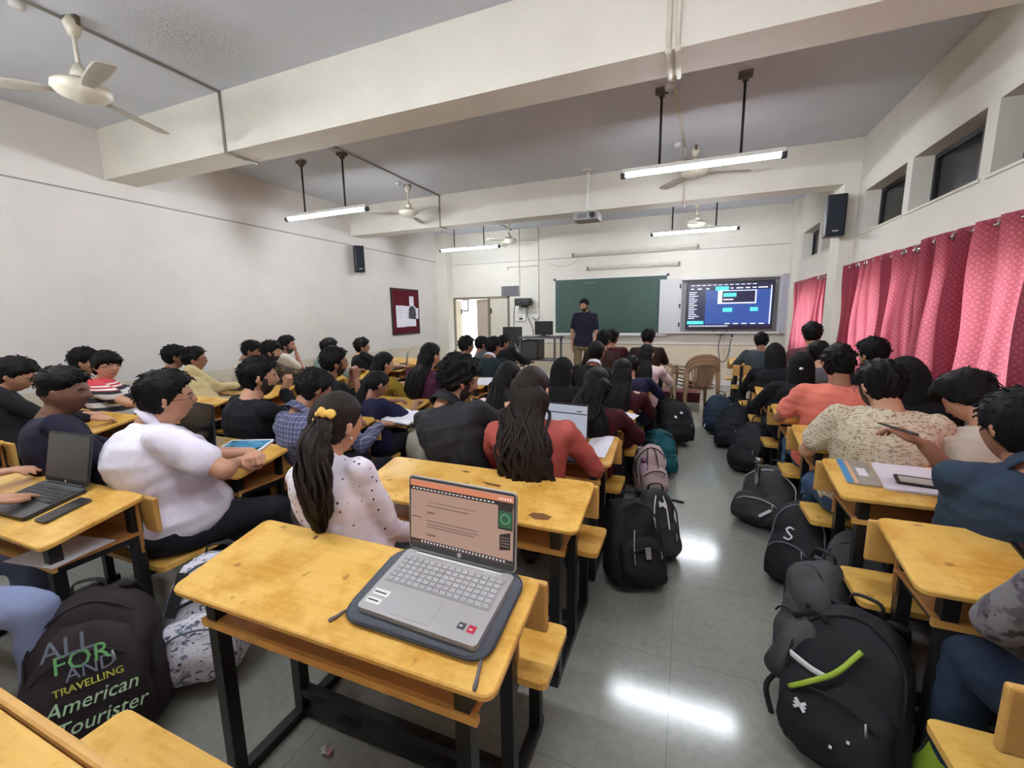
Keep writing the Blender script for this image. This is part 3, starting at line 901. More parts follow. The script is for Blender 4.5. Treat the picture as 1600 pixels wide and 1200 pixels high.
def curtain(y0, y1, z0, z1, label, folds, x=1.735, amp=0.042, seed=0, bands=()):
    t = thing('curtain', label, 'curtain', (x, (y0 + y1) / 2, z0), 0, 'maroon pink window curtains')
    rs = np.random.RandomState(seed); L = y1 - y0; nu = folds * 24; nv = 14
    wob = rs.rand(folds + 2) * 0.5 + 0.75; ovl = np.where(rs.rand(folds + 2) > 0.45, 0.25 + 0.2 * rs.rand(folds + 2), 0.03) * L / folds * 0.55
    bm = B(); vs = []
    for j in range(nv + 1):
        row = []; zz = j / nv
        for i in range(nu + 1):
            q = i / nu; ph = q * folds; k = int(min(ph, folds - 1e-6)); a = wob[k]
            sway = 0.03 * math.sin(5 * q * folds / 4 + seed) * (1 - zz)
            w = math.sin(2 * PI * ph + 0.3 * math.sin(3 * zz + k)) * amp * a * (0.8 + 0.35 * (1 - zz))
            ov = np.interp(ph, np.arange(folds + 2), ovl) * (0.55 + 0.45 * (1 - zz)) * math.sin(4 * PI * ph)
            row.append(bm.verts.new((w + 0.012 * math.sin(7 * zz + 11 * q), (q - 0.5) * L + sway - ov, zz * (z1 - z0) + (0.01 * math.sin(2 * PI * ph) if j == nv else 0))))
        vs.append(row)
    uvl = bm.loops.layers.uv.new('cloth')
    for j in range(nv):
        for i in range(nu):
            fc = bm.faces.new((vs[j][i], vs[j][i + 1], vs[j + 1][i + 1], vs[j + 1][i]))
            for lp, (a_, b_) in zip(fc.loops, ((i, j), (i + 1, j), (i + 1, j + 1), (i, j + 1))):
                lp[uvl].uv = (a_ / nu * L * 1.5, b_ / nv * (z1 - z0))
    obj('fabric', bm, CURT, t, True)
    for ya, yb in bands:                                     # gathers of doubled cloth: greyer strips added behind to darken these bands
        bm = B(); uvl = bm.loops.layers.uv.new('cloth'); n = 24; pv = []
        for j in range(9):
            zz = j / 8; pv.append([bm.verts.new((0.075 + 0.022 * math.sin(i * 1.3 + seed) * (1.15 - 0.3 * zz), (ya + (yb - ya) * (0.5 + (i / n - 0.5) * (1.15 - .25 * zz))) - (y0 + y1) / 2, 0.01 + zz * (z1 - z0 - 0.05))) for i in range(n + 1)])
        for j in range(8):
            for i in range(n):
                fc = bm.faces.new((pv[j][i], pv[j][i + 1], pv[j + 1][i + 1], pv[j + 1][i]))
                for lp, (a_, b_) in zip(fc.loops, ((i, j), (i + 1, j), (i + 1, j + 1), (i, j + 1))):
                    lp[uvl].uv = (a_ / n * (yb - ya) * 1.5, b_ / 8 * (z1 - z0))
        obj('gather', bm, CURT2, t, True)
    for k in range(folds * 2):
        q = (k + 0.5) / (folds * 2) ; ph = q * folds
        yy = (q - 0.5) * L
        bm = B(); loft(bm, [ring(V(0, 0, 0) + V(math.cos(a), math.sin(a), 0) * 0.026, V(math.cos(a), math.sin(a), 0), V(0, 0, 1), 0.009, 0.006, 6) for a in [2 * PI * m / 14 for m in range(14)]], False, True)
        s = 1 if k % 2 == 0 else -1
        g = obj('grommet', bm, RING, t, True, (0, yy, z1 - z0 - 0.045)); g.rotation_euler = (PI / 2, 0, math.radians(8 + 24 * s))
    bm = B(); tube(bm, [(0, -L / 2 - 0.02, z1 - z0 - 0.045), (0, L / 2 + 0.02, z1 - z0 - 0.045)], 0.012, 8); obj('rod', bm, RING, t, True)
    return t


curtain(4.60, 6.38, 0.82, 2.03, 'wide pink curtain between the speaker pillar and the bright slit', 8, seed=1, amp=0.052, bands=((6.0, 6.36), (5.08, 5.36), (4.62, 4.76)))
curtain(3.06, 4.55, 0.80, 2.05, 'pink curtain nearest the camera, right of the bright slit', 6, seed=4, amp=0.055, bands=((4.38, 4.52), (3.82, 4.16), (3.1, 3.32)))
curtain(-0.55, 2.6, 0.80, 2.05, 'pink curtain beside the camera in the rear window bay', 12, seed=9, amp=0.05)
curtain(7.25, 8.95, 0.75, 2.0, 'small pink curtain past the pillar at the front corner', 7, seed=7)


# ------------------------------------------------------------------ desks with the bench fixed to their far side
TILT = math.atan(0.197)
DW = 1.06


def desk_z(dy):
    return 0.71 + 0.197 * dy


def make_desk(top=True):
    t = thing('school_desk', '', 'desk', (0, 0, 0))
    R = Matrix.Translation(V(0, 0.0, 0.71)) @ Matrix.Rotation(TILT, 4, 'X')
    if top:
        bm = B(); prism(bm, round_rect(DW, 0.345, 0.03, 4, 0, 0.17), -0.021, 0.0, R)
        bmesh.ops.bevel(bm, geom=[e for e in bm.edges if e.calc_length() < 1.2 and abs((e.verts[0].co - e.verts[1].co).z) < 0.08], offset=0.004, segments=1, affect='EDGES')
        obj('desktop', bm, WOOD, t)
        bm = B(); boxb(bm, (-0.46, 0.05, 0.585), (0.46, 0.335, 0.6)); obj('book_shelf', bm, SHELF, t)
        bm = B(); boxb(bm, (-0.47, 0.04, 0.575), (0.47, 0.055, 0.597)); obj('shelf_lip', bm, PLY, t)
        bm = B(); boxb(bm, (-0.46, 0.325, 0.5), (0.46, 0.337, 0.735)); obj('back_board', bm, SHELF, t)
    bm = B(); box(bm, (0, 0.362, 0.672), (DW + 0.02, 0.022, 0.155), None, 0.007); obj('backrest', bm, PLY, t)
    bm = B(); prism(bm, round_rect(DW + 0.02, 0.26, 0.025, 3, 0, 0.475), 0.408, 0.43)
    obj('seat', bm, WOOD, t)
    for s in (-1, 1):
        x = s * 0.43
        if top:
            bm = B(); boxb(bm, (x - 0.02, 0.045, 0.0), (x + 0.02, 0.085, 0.70)); obj('leg', bm, STEEL, t)
        bm = B(); boxb(bm, (x - 0.02, 0.305, 0.0), (x + 0.02, 0.345, 0.745)); obj('leg', bm, STEEL, t)
        bm = B(); boxb(bm, (x - 0.02, 0.555, 0.0), (x + 0.02, 0.590, 0.408)); obj('leg', bm, STEEL, t)
        bm = B(); boxb(bm, (x - 0.0185, 0.03, 0.0), (x + 0.0185, 0.61, 0.035)); obj('foot_rail', bm, STEEL, t)
        bm = B(); boxb(bm, (x - 0.015, 0.345, 0.375), (x + 0.015, 0.555, 0.406)); obj('seat_bracket', bm, STEEL, t)
        if top:
            bm = B(); boxb(bm, (x - 0.015, 0.085, 0.555), (x + 0.015, 0.305, 0.584)); obj('shelf_bracket', bm, STEEL, t)
    bm = B(); boxb(bm, (-0.41, 0.308, 0.09), (0.41, 0.342, 0.125)); obj('cross_bar', bm, STEEL, t)
    bm = B(); boxb(bm, (-0.41, 0.308, 0.012), (0.41, 0.340, 0.045)); obj('cross_bar', bm, STEEL, t)
    return t


desk0 = make_desk()
ORD = ['', 'nearest', 'second', 'third', 'fourth', 'fifth', 'sixth', 'seventh', 'eighth', 'ninth']
cols = [
    ('middle column', -0.875, [-0.05, 0.70, 1.45, 2.20, 2.95, 3.70, 4.45, 5.20, 5.95]),
    ('column beside the curtained windows', 1.175, [0.72, 1.468, 2.153, 2.852, 3.55, 4.45, 5.25, 7.35]),
    ('column left of the middle aisle', -2.62, [-0.07, 0.67, 1.40, 2.13, 2.87, 3.60, 4.25, 5.35]),
    ('column along the long blank wall', -4.45, [0.15, 0.88, 1.60, 2.33, 3.06, 3.78, 4.42, 5.25, 6.05]),
]
special = {('m', 1): 'near yellow desk with the silver laptop on it, bench beyond', ('m', 2): 'yellow desk with scarred worn top behind the black jacket and the rust red top',
           ('m', 0): 'yellow desk of which only a corner and bench show bottom left', ('r', 0): 'yellow desk of which only the bench shows at bottom right',
           ('r', 1): 'yellow desk with the dark tablet, second from bottom right', ('r', 2): 'yellow desk with notebook and phone under the raised pen hand',
           ('r', 3): 'yellow desk before the cream printed shirt, dark tablet on it', ('r', 4): 'yellow desk before the coral shirt with grey tablet',
           ('l', 1): 'yellow desk with the open black laptop and a phone', ('l', 2): 'yellow desk where the white shirt rests his hands', ('l', 3): 'yellow desk with the large open notebook',
           ('l', 7): 'empty front desk with loose paper before the lectern table', ('w', 8): 'empty front desk below the notice board', ('r', 7): 'yellow desk at the front under the window end of the screen'}
first = True
for key, (cn, x, ys) in zip('mrlw', cols):
    for i, y in enumerate(ys):
        dsk = desk0 if first else dup(desk0)
        first = False
        dsk.location = (x + (0.006 * math.sin(i * 7.0)), y, 0)
        dsk.rotation_euler = (0, 0, math.radians(0.5 * math.sin(i * 3.3 + x)))
        dsk['label'] = special.get((key, i), 'yellow desk, %s from the back, %s' % (ORD[i + 1], cn))
bench = make_desk(False)
bench.name = 'school_bench'; bench.location = (1.175, 6.5, 0); bench['label'] = 'yellow bench without desktop before the grey striped jacket'; bench['category'] = 'bench'
# scars in the laminate of two desktops: chips down to the brown core
CORE = mat('bare_core', (112, 70, 28), 0.8, var=0.2, vscale=40)
chips = [((-0.515, 1.50), [(-.035, 0), (0, -.02), (.05, -.012), (.06, .012), (.02, .024), (-.02, .018)]), ((-0.79, 1.66), [(-.05, .012), (-.01, -.006), (.05, -.012), (.055, .004), (0, .01)]),
         ((-0.73, 1.73), [(-.006, 0), (0, -.006), (.007, 0), (0, .006)]), ((-0.95, 1.73), [(-.03, .004), (0, -.006), (.025, 0), (0, .008)]), ((-1.13, 1.0), [(-.009, 0), (0, -.012), (.01, 0), (0, .012)])]
dsks = {d['label']: d for d in COL.objects if 'label' in d and d.name.startswith('school_desk')}
for (cx, cy), poly in chips:
    near = cy > 1.2
    par = dsks[special[('m', 2)]] if near else dsks[special[('m', 1)]]
    y0 = 1.45 if near else 0.70
    R = Matrix.Translation(V(cx - par.location.x, cy - y0, desk_z(cy - y0))) @ Matrix.Rotation(TILT, 4, 'X')
    bm = B(); prism(bm, poly, -0.001, 0.0006, R); obj('laminate_chip', bm, CORE, par)


# ------------------------------------------------------------------ things on the desks
def on_desk(name, label, cat, x, y, y0, rz=0.0, lift=0.0, group=None):
    t = thing(name, label, cat, (x, y, desk_z(y - y0) + lift), 0, group)
    M = Matrix.Rotation(TILT, 4, 'X') @ Matrix.Rotation(rz, 4, 'Z')
    t.rotation_euler = M.to_euler()
    return t


def laptop(x, y, y0, rz, label, w, d, m, opened, screen_ui, lift=0.0, keys=(10, 5), bezel=BLACKP, sh=None):
    """origin at the hinge centre, base toward -y"""
    t = on_desk('laptop', label, 'laptop', x, y, y0, rz, lift, None)
    bm = B(); prism(bm, round_rect(w, d, 0.012, 3, 0, -d / 2), 0.0, 0.016); base = obj('base', bm, m, t)
    bm = B(); box(bm, (0, -d * 0.34, 0.0165), (w * 0.92, d * 0.46, 0.002)); kb = obj('keyboard', bm, mat('key_well_' + m.name, tuple(int(255 * min(1, x ** 0.4545 * 0.86)) for x in m.node_tree.nodes['Principled BSDF'].inputs[0].default_value[:3]), 0.5), t)
    nx, ny = keys; kw = w * 0.9 / nx; kd = d * 0.44 / ny
    bm = B(); box(bm, (0, 0, 0), (kw * 0.86, kd * 0.82, 0.003), None, 0.0008, 1)
    k0 = None; km = KEYS if m is SILVER else BLACKP
    for i in range(nx):
        for j in range(ny):
            if k0 is None:
                k = k0 = obj('key', bm, km, kb)
            else:
                k = k0.copy(); COL.objects.link(k); k.parent = kb
            k.location = (-w * 0.45 + kw * (i + 0.5), -d * 0.125 - kd * (j + 0.5), 0.019)
    bm = B(); box(bm, (-w * 0.06, -d * 0.79, 0.0162), (w * 0.34, d * 0.33, 0.0012)); obj('touchpad', bm, m, t)
    # lid
    a = opened; sh = sh or d * 0.98
    L = bpy.data.objects.new('lid', None)
    bm = B(); prism(bm, round_rect(w, sh, 0.012, 3, 0, sh / 2), -0.007, 0.0)
    lid = obj('lid', bm, m, t); lid.location = (0, 0.004, 0.018); lid.rotation_euler = (a, 0, 0)
    bpy.data.objects.remove(L)
    bm = B(); prism(bm, round_rect(w - 0.006, sh - 0.006, 0.01, 3, 0, sh / 2), 0.0, 0.0012); obj('bezel', bm, bezel, lid)
    bm = B(); boxb(bm, (-w / 2 + 0.008, sh * 0.1, 0.0012), (w / 2 - 0.008, sh - 0.009, 0.002)); obj('screen', bm, screen_ui, lid)
    bm = B(); tube(bm, [(-w * 0.4, 0.003, 0.014), (w * 0.4, 0.003, 0.014)], 0.007, 8); obj('hinge', bm, bezel, t)
    return t, lid, base


KEYS = mat('silver_keys', (168, 168, 170), 0.45)
SLATE = mat('slate_sleeve', (82, 88, 98), 0.85, var=0.1, bump=0.25, bscale=120)
# padded sleeve under the near laptop
t = on_desk('laptop_sleeve', 'slate grey padded laptop sleeve lying under the silver laptop', 'sleeve', -0.592, 0.892, 0.70, math.radians(-0.5), 0.002)
bm = B(); prism(bm, round_rect(0.42, 0.268, 0.05, 6), 0.0, 0.017)
bmesh.ops.bevel(bm, geom=[e for e in bm.edges if e.calc_length() < 0.5 and abs((e.verts[0].co - e.verts[1].co).z) < 0.001], offset=0.006, segments=2, affect='EDGES')
obj('padding', bm, SLATE, t, True)
bm = B(); pr = round_rect(0.423, 0.271, 0.05, 6); tube(bm, [(p[0], p[1], 0.009) for p in pr] + [(pr[0][0], pr[0][1], 0.009)], 0.003, 6); obj('zip', bm, mat('navy_zip', (34, 38, 52), 0.6), t, True)
for sx, dx, dy in ((-0.205, -0.03, -0.05), (0.19, 0.02, -0.09)):
    bm = B(); tube(bm, smooth_path([(sx, -0.1, 0.008), (sx + dx * .6, -0.1 + dy * .6, 0.004), (sx + dx, -0.1 + dy, 0.003)], 8), [0.003, 0.003, 0.004, 0.004, 0.004, 0.005, 0.006, 0.004]); obj('zip_pull', bm, mat('grey_cord', (96, 92, 92), 0.7), t, True)
t = on_desk('paper_sheet', 'white sheet sticking out from under the near laptop sleeve', 'paper', -0.51, 0.772, 0.70, math.radians(18), 0.001)
bm = B(); prism(bm, [(-0.08, 0.012), (0.062, -0.012), (0.07, 0.012), (0.0, 0.03)], 0.0, 0.001); obj('sheet', bm, PAPER, t)
# the silver laptop
PINK = m_emit('laptop_page', (196, 158, 142), 0.62, 0.3)
lt, lid, base = laptop(-0.577, 0.995, 0.70, math.radians(-2.2), 'open silver laptop with a peach coloured web page on the near desk', 0.352, 0.226, SILVER, math.radians(75), PINK, 0.023, (15, 6), DKGREY, 0.224)
scr = [c for c in lid.children if c.name.startswith('screen')][0]


def lui(name, m, x0, x1, z0, z1, k=1):
    bm = B(); boxb(bm, (x0, z0, 0.002), (x1, z1, 0.0022 + 0.0003 * k)); return obj(name, bm, m, scr)


ORNG = m_emit('tab_orange', (226, 140, 104), 0.7, .3); DBAR = m_emit('bar_dark', (50, 42, 44), 0.4, .3); LWH = m_emit('ui_white', (240, 235, 235), 0.9, .3); GRN = m_emit('badge_green', (40, 92, 66), 0.7, .3); GRN2 = m_emit('badge_light_green', (96, 170, 120), 0.8, .3); LGREY = m_emit('page_grey', (150, 118, 108), 0.5, .3)
lui('tab_bar', ORNG, -0.168, 0.168, 0.196, 0.213); lui('address_bar', DBAR, -0.168, 0.168, 0.184, 0.196); lui('task_bar', DBAR, -0.168, 0.168, 0.0235, 0.034)
lui('side_advert', DBAR, 0.122, 0.166, 0.118, 0.184); lui('advert_panel', GRN, 0.124, 0.164, 0.123, 0.170, 2)
bm = B(); tube(bm, [(0.144, 0.148, 0.0028), (0.144, 0.148, 0.0032)], 0.0145, 20); obj('round_badge', bm, GRN2, scr)
bm = B(); tube(bm, [(0.144, 0.148, 0.0032), (0.144, 0.148, 0.0035)], 0.0115, 20); tube(bm, [(0.144, 0.146, 0.0035), (0.144, 0.146, 0.0038)], 0.004, 8); obj('badge_center', bm, GRN, scr)
bm = B(); prism(bm, [(0.128, 0.058), (0.16, 0.064), (0.16, 0.112), (0.128, 0.102)], 0.002, 0.0028); obj('dark_hexagon_advert', bm, DBAR, scr)
bm = B()
for a, b_, z, h in ((-0.11, -0.085, .118, .006), (-0.165, -0.13, .1, .004), (-0.11, 0.06, .094, .003), (-0.11, 0.06, .084, .003), (-0.11, 0.05, .076, .003), (-0.11, -0.08, .05, .006), (-0.11, 0.03, .14, .003), (-0.1, 0.05, .152, .002)):
    boxb(bm, (a, z, 0.002), (b_, z + h, 0.0024))
for k in range(4):
    boxb(bm, (0.131, 0.07 + k * 0.008, 0.0028), (0.157, 0.073 + k * 0.008, 0.0031))
o = obj('page_text', bm, LGREY, scr); o['kind'] = 'stuff'
bm = B()
for k in range(26):
    boxb(bm, (-0.13 + k * 0.0108, 0.0265, 0.0022), (-0.125 + k * 0.0108, 0.031, 0.0026))
for k in range(22):
    boxb(bm, (-0.16 + k * 0.0125, 0.188, 0.0022), (-0.153 + k * 0.0125, 0.191, 0.0026))
for k in range(5):
    boxb(bm, (0.125 + k * 0.008, 0.201, 0.0022), (0.129 + k * 0.008, 0.206, 0.0026))
o = obj('toolbar_icons', bm, LWH, scr); o['kind'] = 'stuff'
bm = B(); tube(bm, [(0, 0.0122, 0.0012), (0, 0.0122, 0.002)], 0.0065, 20); lg = obj('round_logo', bm, mat('logo_white', (235, 235, 238), 0.3), lid)
text_obj('logo_letters', 'hp', 0.0105, DKGREY, lid, (0, 0.0125, 0.0021), (0, 0, 0), 0.0002, 0.35)
for name, m, x0, y0_, x1, y1_ in (('sticker', WHITE, -0.165, -0.178, -0.115, -0.158), ('sticker', WHITE, -0.165, -0.205, -0.12, -0.187), ('sticker', DKGREY, 0.108, -0.196, 0.128, -0.178), ('sticker', mat('red_sticker', (178, 30, 58), 0.4), 0.135, -0.198, 0.156, -0.178)):
    bm = B(); boxb(bm, (x0, y0_, 0.0158), (x1, y1_, 0.0166)); s = obj(name, bm, m, lt)
    bm = B(); boxb(bm, (x0 + 0.004, y0_ + 0.007, 0.0165), (x1 - 0.008, y0_ + 0.011, 0.0168)); obj('sticker_print', bm, WHITE if m is not WHITE else INK, s)
bm = B(); boxb(bm, (-0.14, -0.012, 0.0158), (0.14, -0.007, 0.017)); boxb(bm, (0.09, -0.02, 0.0158), (0.13, -0.0165, 0.017)); obj('speaker_strip', bm, WHITE, lt)

DIMSCR = m_emit('dim_screen', (66, 66, 68), 0.35, 0.3)
l2, lid2, _ = laptop(-2.56, 0.945, 0.67, math.radians(2), 'open black laptop with dim screen on the desk left of the white shirt', 0.33, 0.21, mat('laptop_black', (44, 45, 48), 0.4), math.radians(67), DIMSCR, 0.002, (13, 5), BLACKP, 0.225)
bm = B(); tube(bm, [(0, 0.01, 0.0012), (0, 0.01, 0.002)], 0.005, 14); obj('round_logo', bm, WHITE, lid2)
l3, _, _ = laptop(-2.70, 1.60, 1.40, math.radians(-5), 'black laptop opened in front of the white shirt', 0.36, 0.23, mat('laptop_black', (44, 45, 48), 0.4), math.radians(76), mat('dark_screen', (12, 13, 18), 0.15), 0.002, (10, 4), BLACKP, 0.25)
LSCR = m_emit('pale_screen', (176, 182, 196), 0.75, 0.3)
l4, lid4, _ = laptop(-0.67, 2.38, 2.20, math.radians(-4), 'laptop with pale lit page between the rust red top and the curly hair', 0.34, 0.2, mat('laptop_black', (44, 45, 48), 0.4), math.radians(76), LSCR, 0.002, (10, 4), BLACKP, 0.225)
bm = B(); boxb(bm, (-0.16, 0.165, 0.002), (0.16, 0.171, 0.0026)); boxb(bm, (0.1, 0.18, 0.002), (0.13, 0.186, 0.0026)); obj('page_bar', bm, INK, lid4)
l5, _, _ = laptop(-4.72, 2.58, 2.33, math.radians(-4), 'black laptop seen from behind before the yellow shirt', 0.36, 0.23, mat('laptop_black', (44, 45, 48), 0.4), math.radians(76), mat('dark_screen', (12, 13, 18), 0.15), 0.002, (10, 4), BLACKP, 0.24)
l6, _, _ = laptop(-3.98, 5.48, 5.25, math.radians(-60), 'small black laptop before the black shirt near the blank wall', 0.3, 0.2, mat('laptop_black', (44, 45, 48), 0.4), math.radians(76), mat('dark_screen', (12, 13, 18), 0.15), 0.002, (10, 4), BLACKP, 0.2)


def flat_item(name, label, cat, x, y, y0, w, d, h, rz, m, partname, extra=None, bevel=0.0, lift=0.002):
    t = on_desk(name, label, cat, x, y, y0, rz, lift)
    bm = B(); prism(bm, round_rect(w, d, min(w, d) * 0.08 + 1e-4, 3), 0, h); obj(partname, bm, m, t)
    for (pn, pm, cx, cy, pw, pd, hz) in (extra or []):
        bm = B(); boxb(bm, (cx - pw / 2, cy - pd / 2, h - 0.0004), (cx + pw / 2, cy + pd / 2, h + hz)); obj(pn, bm, pm, t)
    return t


DSC = mat('dark_screen', (12, 13, 18), 0.15)
flat_item('phone', 'dark phone lying beside the black laptop', 'phone', -2.31, 0.835, 0.67, 0.075, 0.155, 0.009, math.radians(3), DKGREY, 'body', [('screen', DSC, 0, 0, 0.068, 0.145, 0.0008)])
flat_item('phone', 'phone lying on the white notebook by the denim sleeve', 'phone', 0.965, 2.31, 2.153, 0.155, 0.075, 0.008, math.radians(-6), BLACKP, 'body', [('screen', mat('phone_case', (188, 190, 182), 0.4), 0, 0, 0.13, 0.052, 0.0008)], lift=0.012)
flat_item('tablet', 'dark tablet on the desk at the right edge above the camouflage hoodie', 'tablet', 1.1, 1.68, 1.468, 0.26, 0.17, 0.008, math.radians(-4), BLACKP, 'body', [('screen', mat('tablet_screen', (72, 50, 52), 0.2), 0.0, 0, 0.235, 0.145, 0.0008)])
flat_item('tablet', 'pale grey tablet with white rim left of the coral shirt', 'tablet', 0.80, 3.75, 3.55, 0.17, 0.25, 0.008, math.radians(0), WHITE, 'body', [('screen', mat('pale_tablet_screen', (120, 132, 138), 0.25), 0.012, 0, 0.14, 0.24, 0.0008)])
flat_item('tablet', 'dark brown tablet left of the cream printed shirt', 'tablet', 0.87, 3.11, 2.852, 0.22, 0.1, 0.008, math.radians(2), mat('brown_case', (88, 48, 40), 0.4), 'body', [('screen', mat('tablet_screen2', (58, 34, 32), 0.2), 0, 0, 0.2, 0.085, 0.0008)])
BLUEP = mat('blue_cover', (70, 140, 190), 0.5)
flat_item('notebook', 'open white notebook under the phone by the denim sleeve', 'notebook', 0.985, 2.345, 2.153, 0.30, 0.235, 0.009, math.radians(-3), PAPER, 'pages', [('page_edge', mat('lilac_edge', (170, 165, 210), 0.6), 0, -0.117, 0.29, 0.002, 0.0004)])
flat_item('folder', 'clear folder with blue spine and leaflets on the notebook desk', 'folder', 0.765, 2.36, 2.153, 0.125, 0.215, 0.008, math.radians(-2), mat('clear_folder', (158, 152, 142), 0.3, var=0.2, vscale=30), 'sleeve', [('blue_strip', BLUEP, -0.05, 0, 0.022, 0.21, 0.0012), ('orange_strip', mat('peach_strip', (224, 178, 140), 0.5), -0.026, 0, 0.012, 0.21, 0.001), ('white_label', PAPER, 0.015, 0.0, 0.035, 0.07, 0.001)])
t = flat_item('magazine', 'blue and green printed booklet by the folded hands', 'booklet', -2.365, 1.635, 1.40, 0.29, 0.2, 0.01, math.radians(14), PAPER, 'pages')
M_COV = m_print('sea_cover', (60, 132, 170), (132, 176, 194), (40, 78, 60), 7, (1, 3, 1)); bm = B(); boxb(bm, (-0.13, -0.085, 0.0098), (0.13, 0.085, 0.0108)); obj('cover_picture', bm, M_COV, t)


def open_book(label, x, y, y0, rz, w=0.3, d=0.21, cover=INK):
    t = on_desk('notebook', label, 'notebook', x, y, y0, rz, 0.001)
    bm = B(); prism(bm, round_rect(w + 0.01, d + 0.01, 0.008, 2), 0, 0.004); obj('cover', bm, cover, t)
    for s in (-1, 1):
        bm = B(); rs = []
        for k in range(7):
            q = k / 6; h = 0.004 + 0.016 * math.sin(min(1, q * 1.4) * PI * 0.62) * (1 - 0.55 * q)
            xx = s * q * w / 2; rs.append([V(xx, -d / 2, 0.004), V(xx, d / 2, 0.004), V(xx, d / 2, h), V(xx, -d / 2, h)])
        loft(bm, rs); pg = obj('page_block', bm, PAPER, t)
        bm = B()
        for k in range(8):
            boxb(bm, (s * w * 0.08, d / 2 - 0.03 - k * 0.02, 0.0165), (s * w * 0.4, d / 2 - 0.029 - k * 0.02, 0.0168))
        o = obj('ruled_lines', bm, mat('faint_print', (150, 155, 165), 0.8), pg); o['kind'] = 'stuff'
    return t


open_book('large open notebook on the desk beside the black jacket', -1.98, 2.64, 2.13 + 0.25, math.radians(-8), 0.32, 0.22).location.z = desk_z(0.2)
bpy.context.view_layer.update()


def sheet(label, x, y, y0, rz, w=0.21, d=0.29, lift=0.001):
    t = on_desk('paper_sheet', label, 'paper', x, y, y0, rz, lift)
    bm = B(); rs = []
    for k in range(6):
        q = k / 5; h = 0.004 * math.sin(q * PI) + 0.006 * q * q
        xx = (q - 0.5) * w; rs.append([V(xx, -d / 2, h), V(xx, d / 2, h), V(xx, d / 2, h + 0.0012), V(xx, -d / 2, h + 0.0012)])
    loft(bm, rs); obj('sheet', bm, PAPER, t)
    return t


sheet('white sheet on the desk by the dark teal jacket', -2.16, 4.43, 4.25, math.radians(4), 0.2, 0.26)
sheet('white sheet on the empty front desk by the lectern table', -2.2, 5.53, 5.35, math.radians(6), 0.26, 0.18)
sheet('white sheet under the curly hair at the desk edge', -0.44, 2.39, 2.20, math.radians(-3), 0.13, 0.26)
sheet('white sheet reaching the desk corner past the maroon sleeve', -0.46, 3.13, 2.95, math.radians(-24), 0.26, 0.24)
sheet('white sheet beside the pale pink sleeve by the plastic chairs', -0.5, 5.42, 5.20, math.radians(-30), 0.2, 0.25)
sheet('white sheet between the black hair and the black jacket', -0.95, 3.9, 3.70, math.radians(5), 0.22, 0.27)
sheet('white sheet before the second girl in black by the right aisle', 0.86, 4.62, 4.45, math.radians(-8), 0.2, 0.2)
sheet('white sheet under the yellow shirt sleeve', -4.3, 3.2, 3.06, math.radians(20), 0.22, 0.2)
sheet('white sheet before the patterned dark shirt', -4.2, 3.95, 3.78, math.radians(-12), 0.22, 0.2)
flat_item('tablet', 'dark green tablet by the wall, before the yellow shirt', 'tablet', -4.62, 3.22, 3.06, 0.2, 0.14, 0.008, math.radians(10), mat('teal_case', (44, 74, 70), 0.4), 'body', [('screen', DSC, 0, 0, 0.18, 0.12, 0.0008)])
t = thing('paper_sheet', 'loose white sheet on the shelf under the black laptop', 'paper', (-2.27, 0.80, 0.602), math.radians(12))
bm = B(); prism(bm, [(-0.13, -0.11), (0.12, -0.12), (0.13, 0.09), (-0.11, 0.1)], 0, 0.002); obj('sheet', bm, PAPER, t)
t = thing('paper_scrap', 'small crumpled foil scrap on the floor under the near desk', 'litter', at_z(510, 1178, 0.0))
bm = B(); bmesh.ops.create_icosphere(bm, subdivisions=2, radius=0.016, matrix=Matrix.Translation(V(0, 0, 0.012)))
for v in bm.verts:
    v.co += V(RNG.rand(3) - 0.5) * 0.014; v.co.z = max(0, v.co.z)
obj('scrap', bm, SILVER, t)


# ------------------------------------------------------------------ plastic chairs
PLAST = mat('beige_plastic', (196, 172, 138), 0.4); PLASTD = mat('brown_plastic', (158, 128, 98), 0.4)


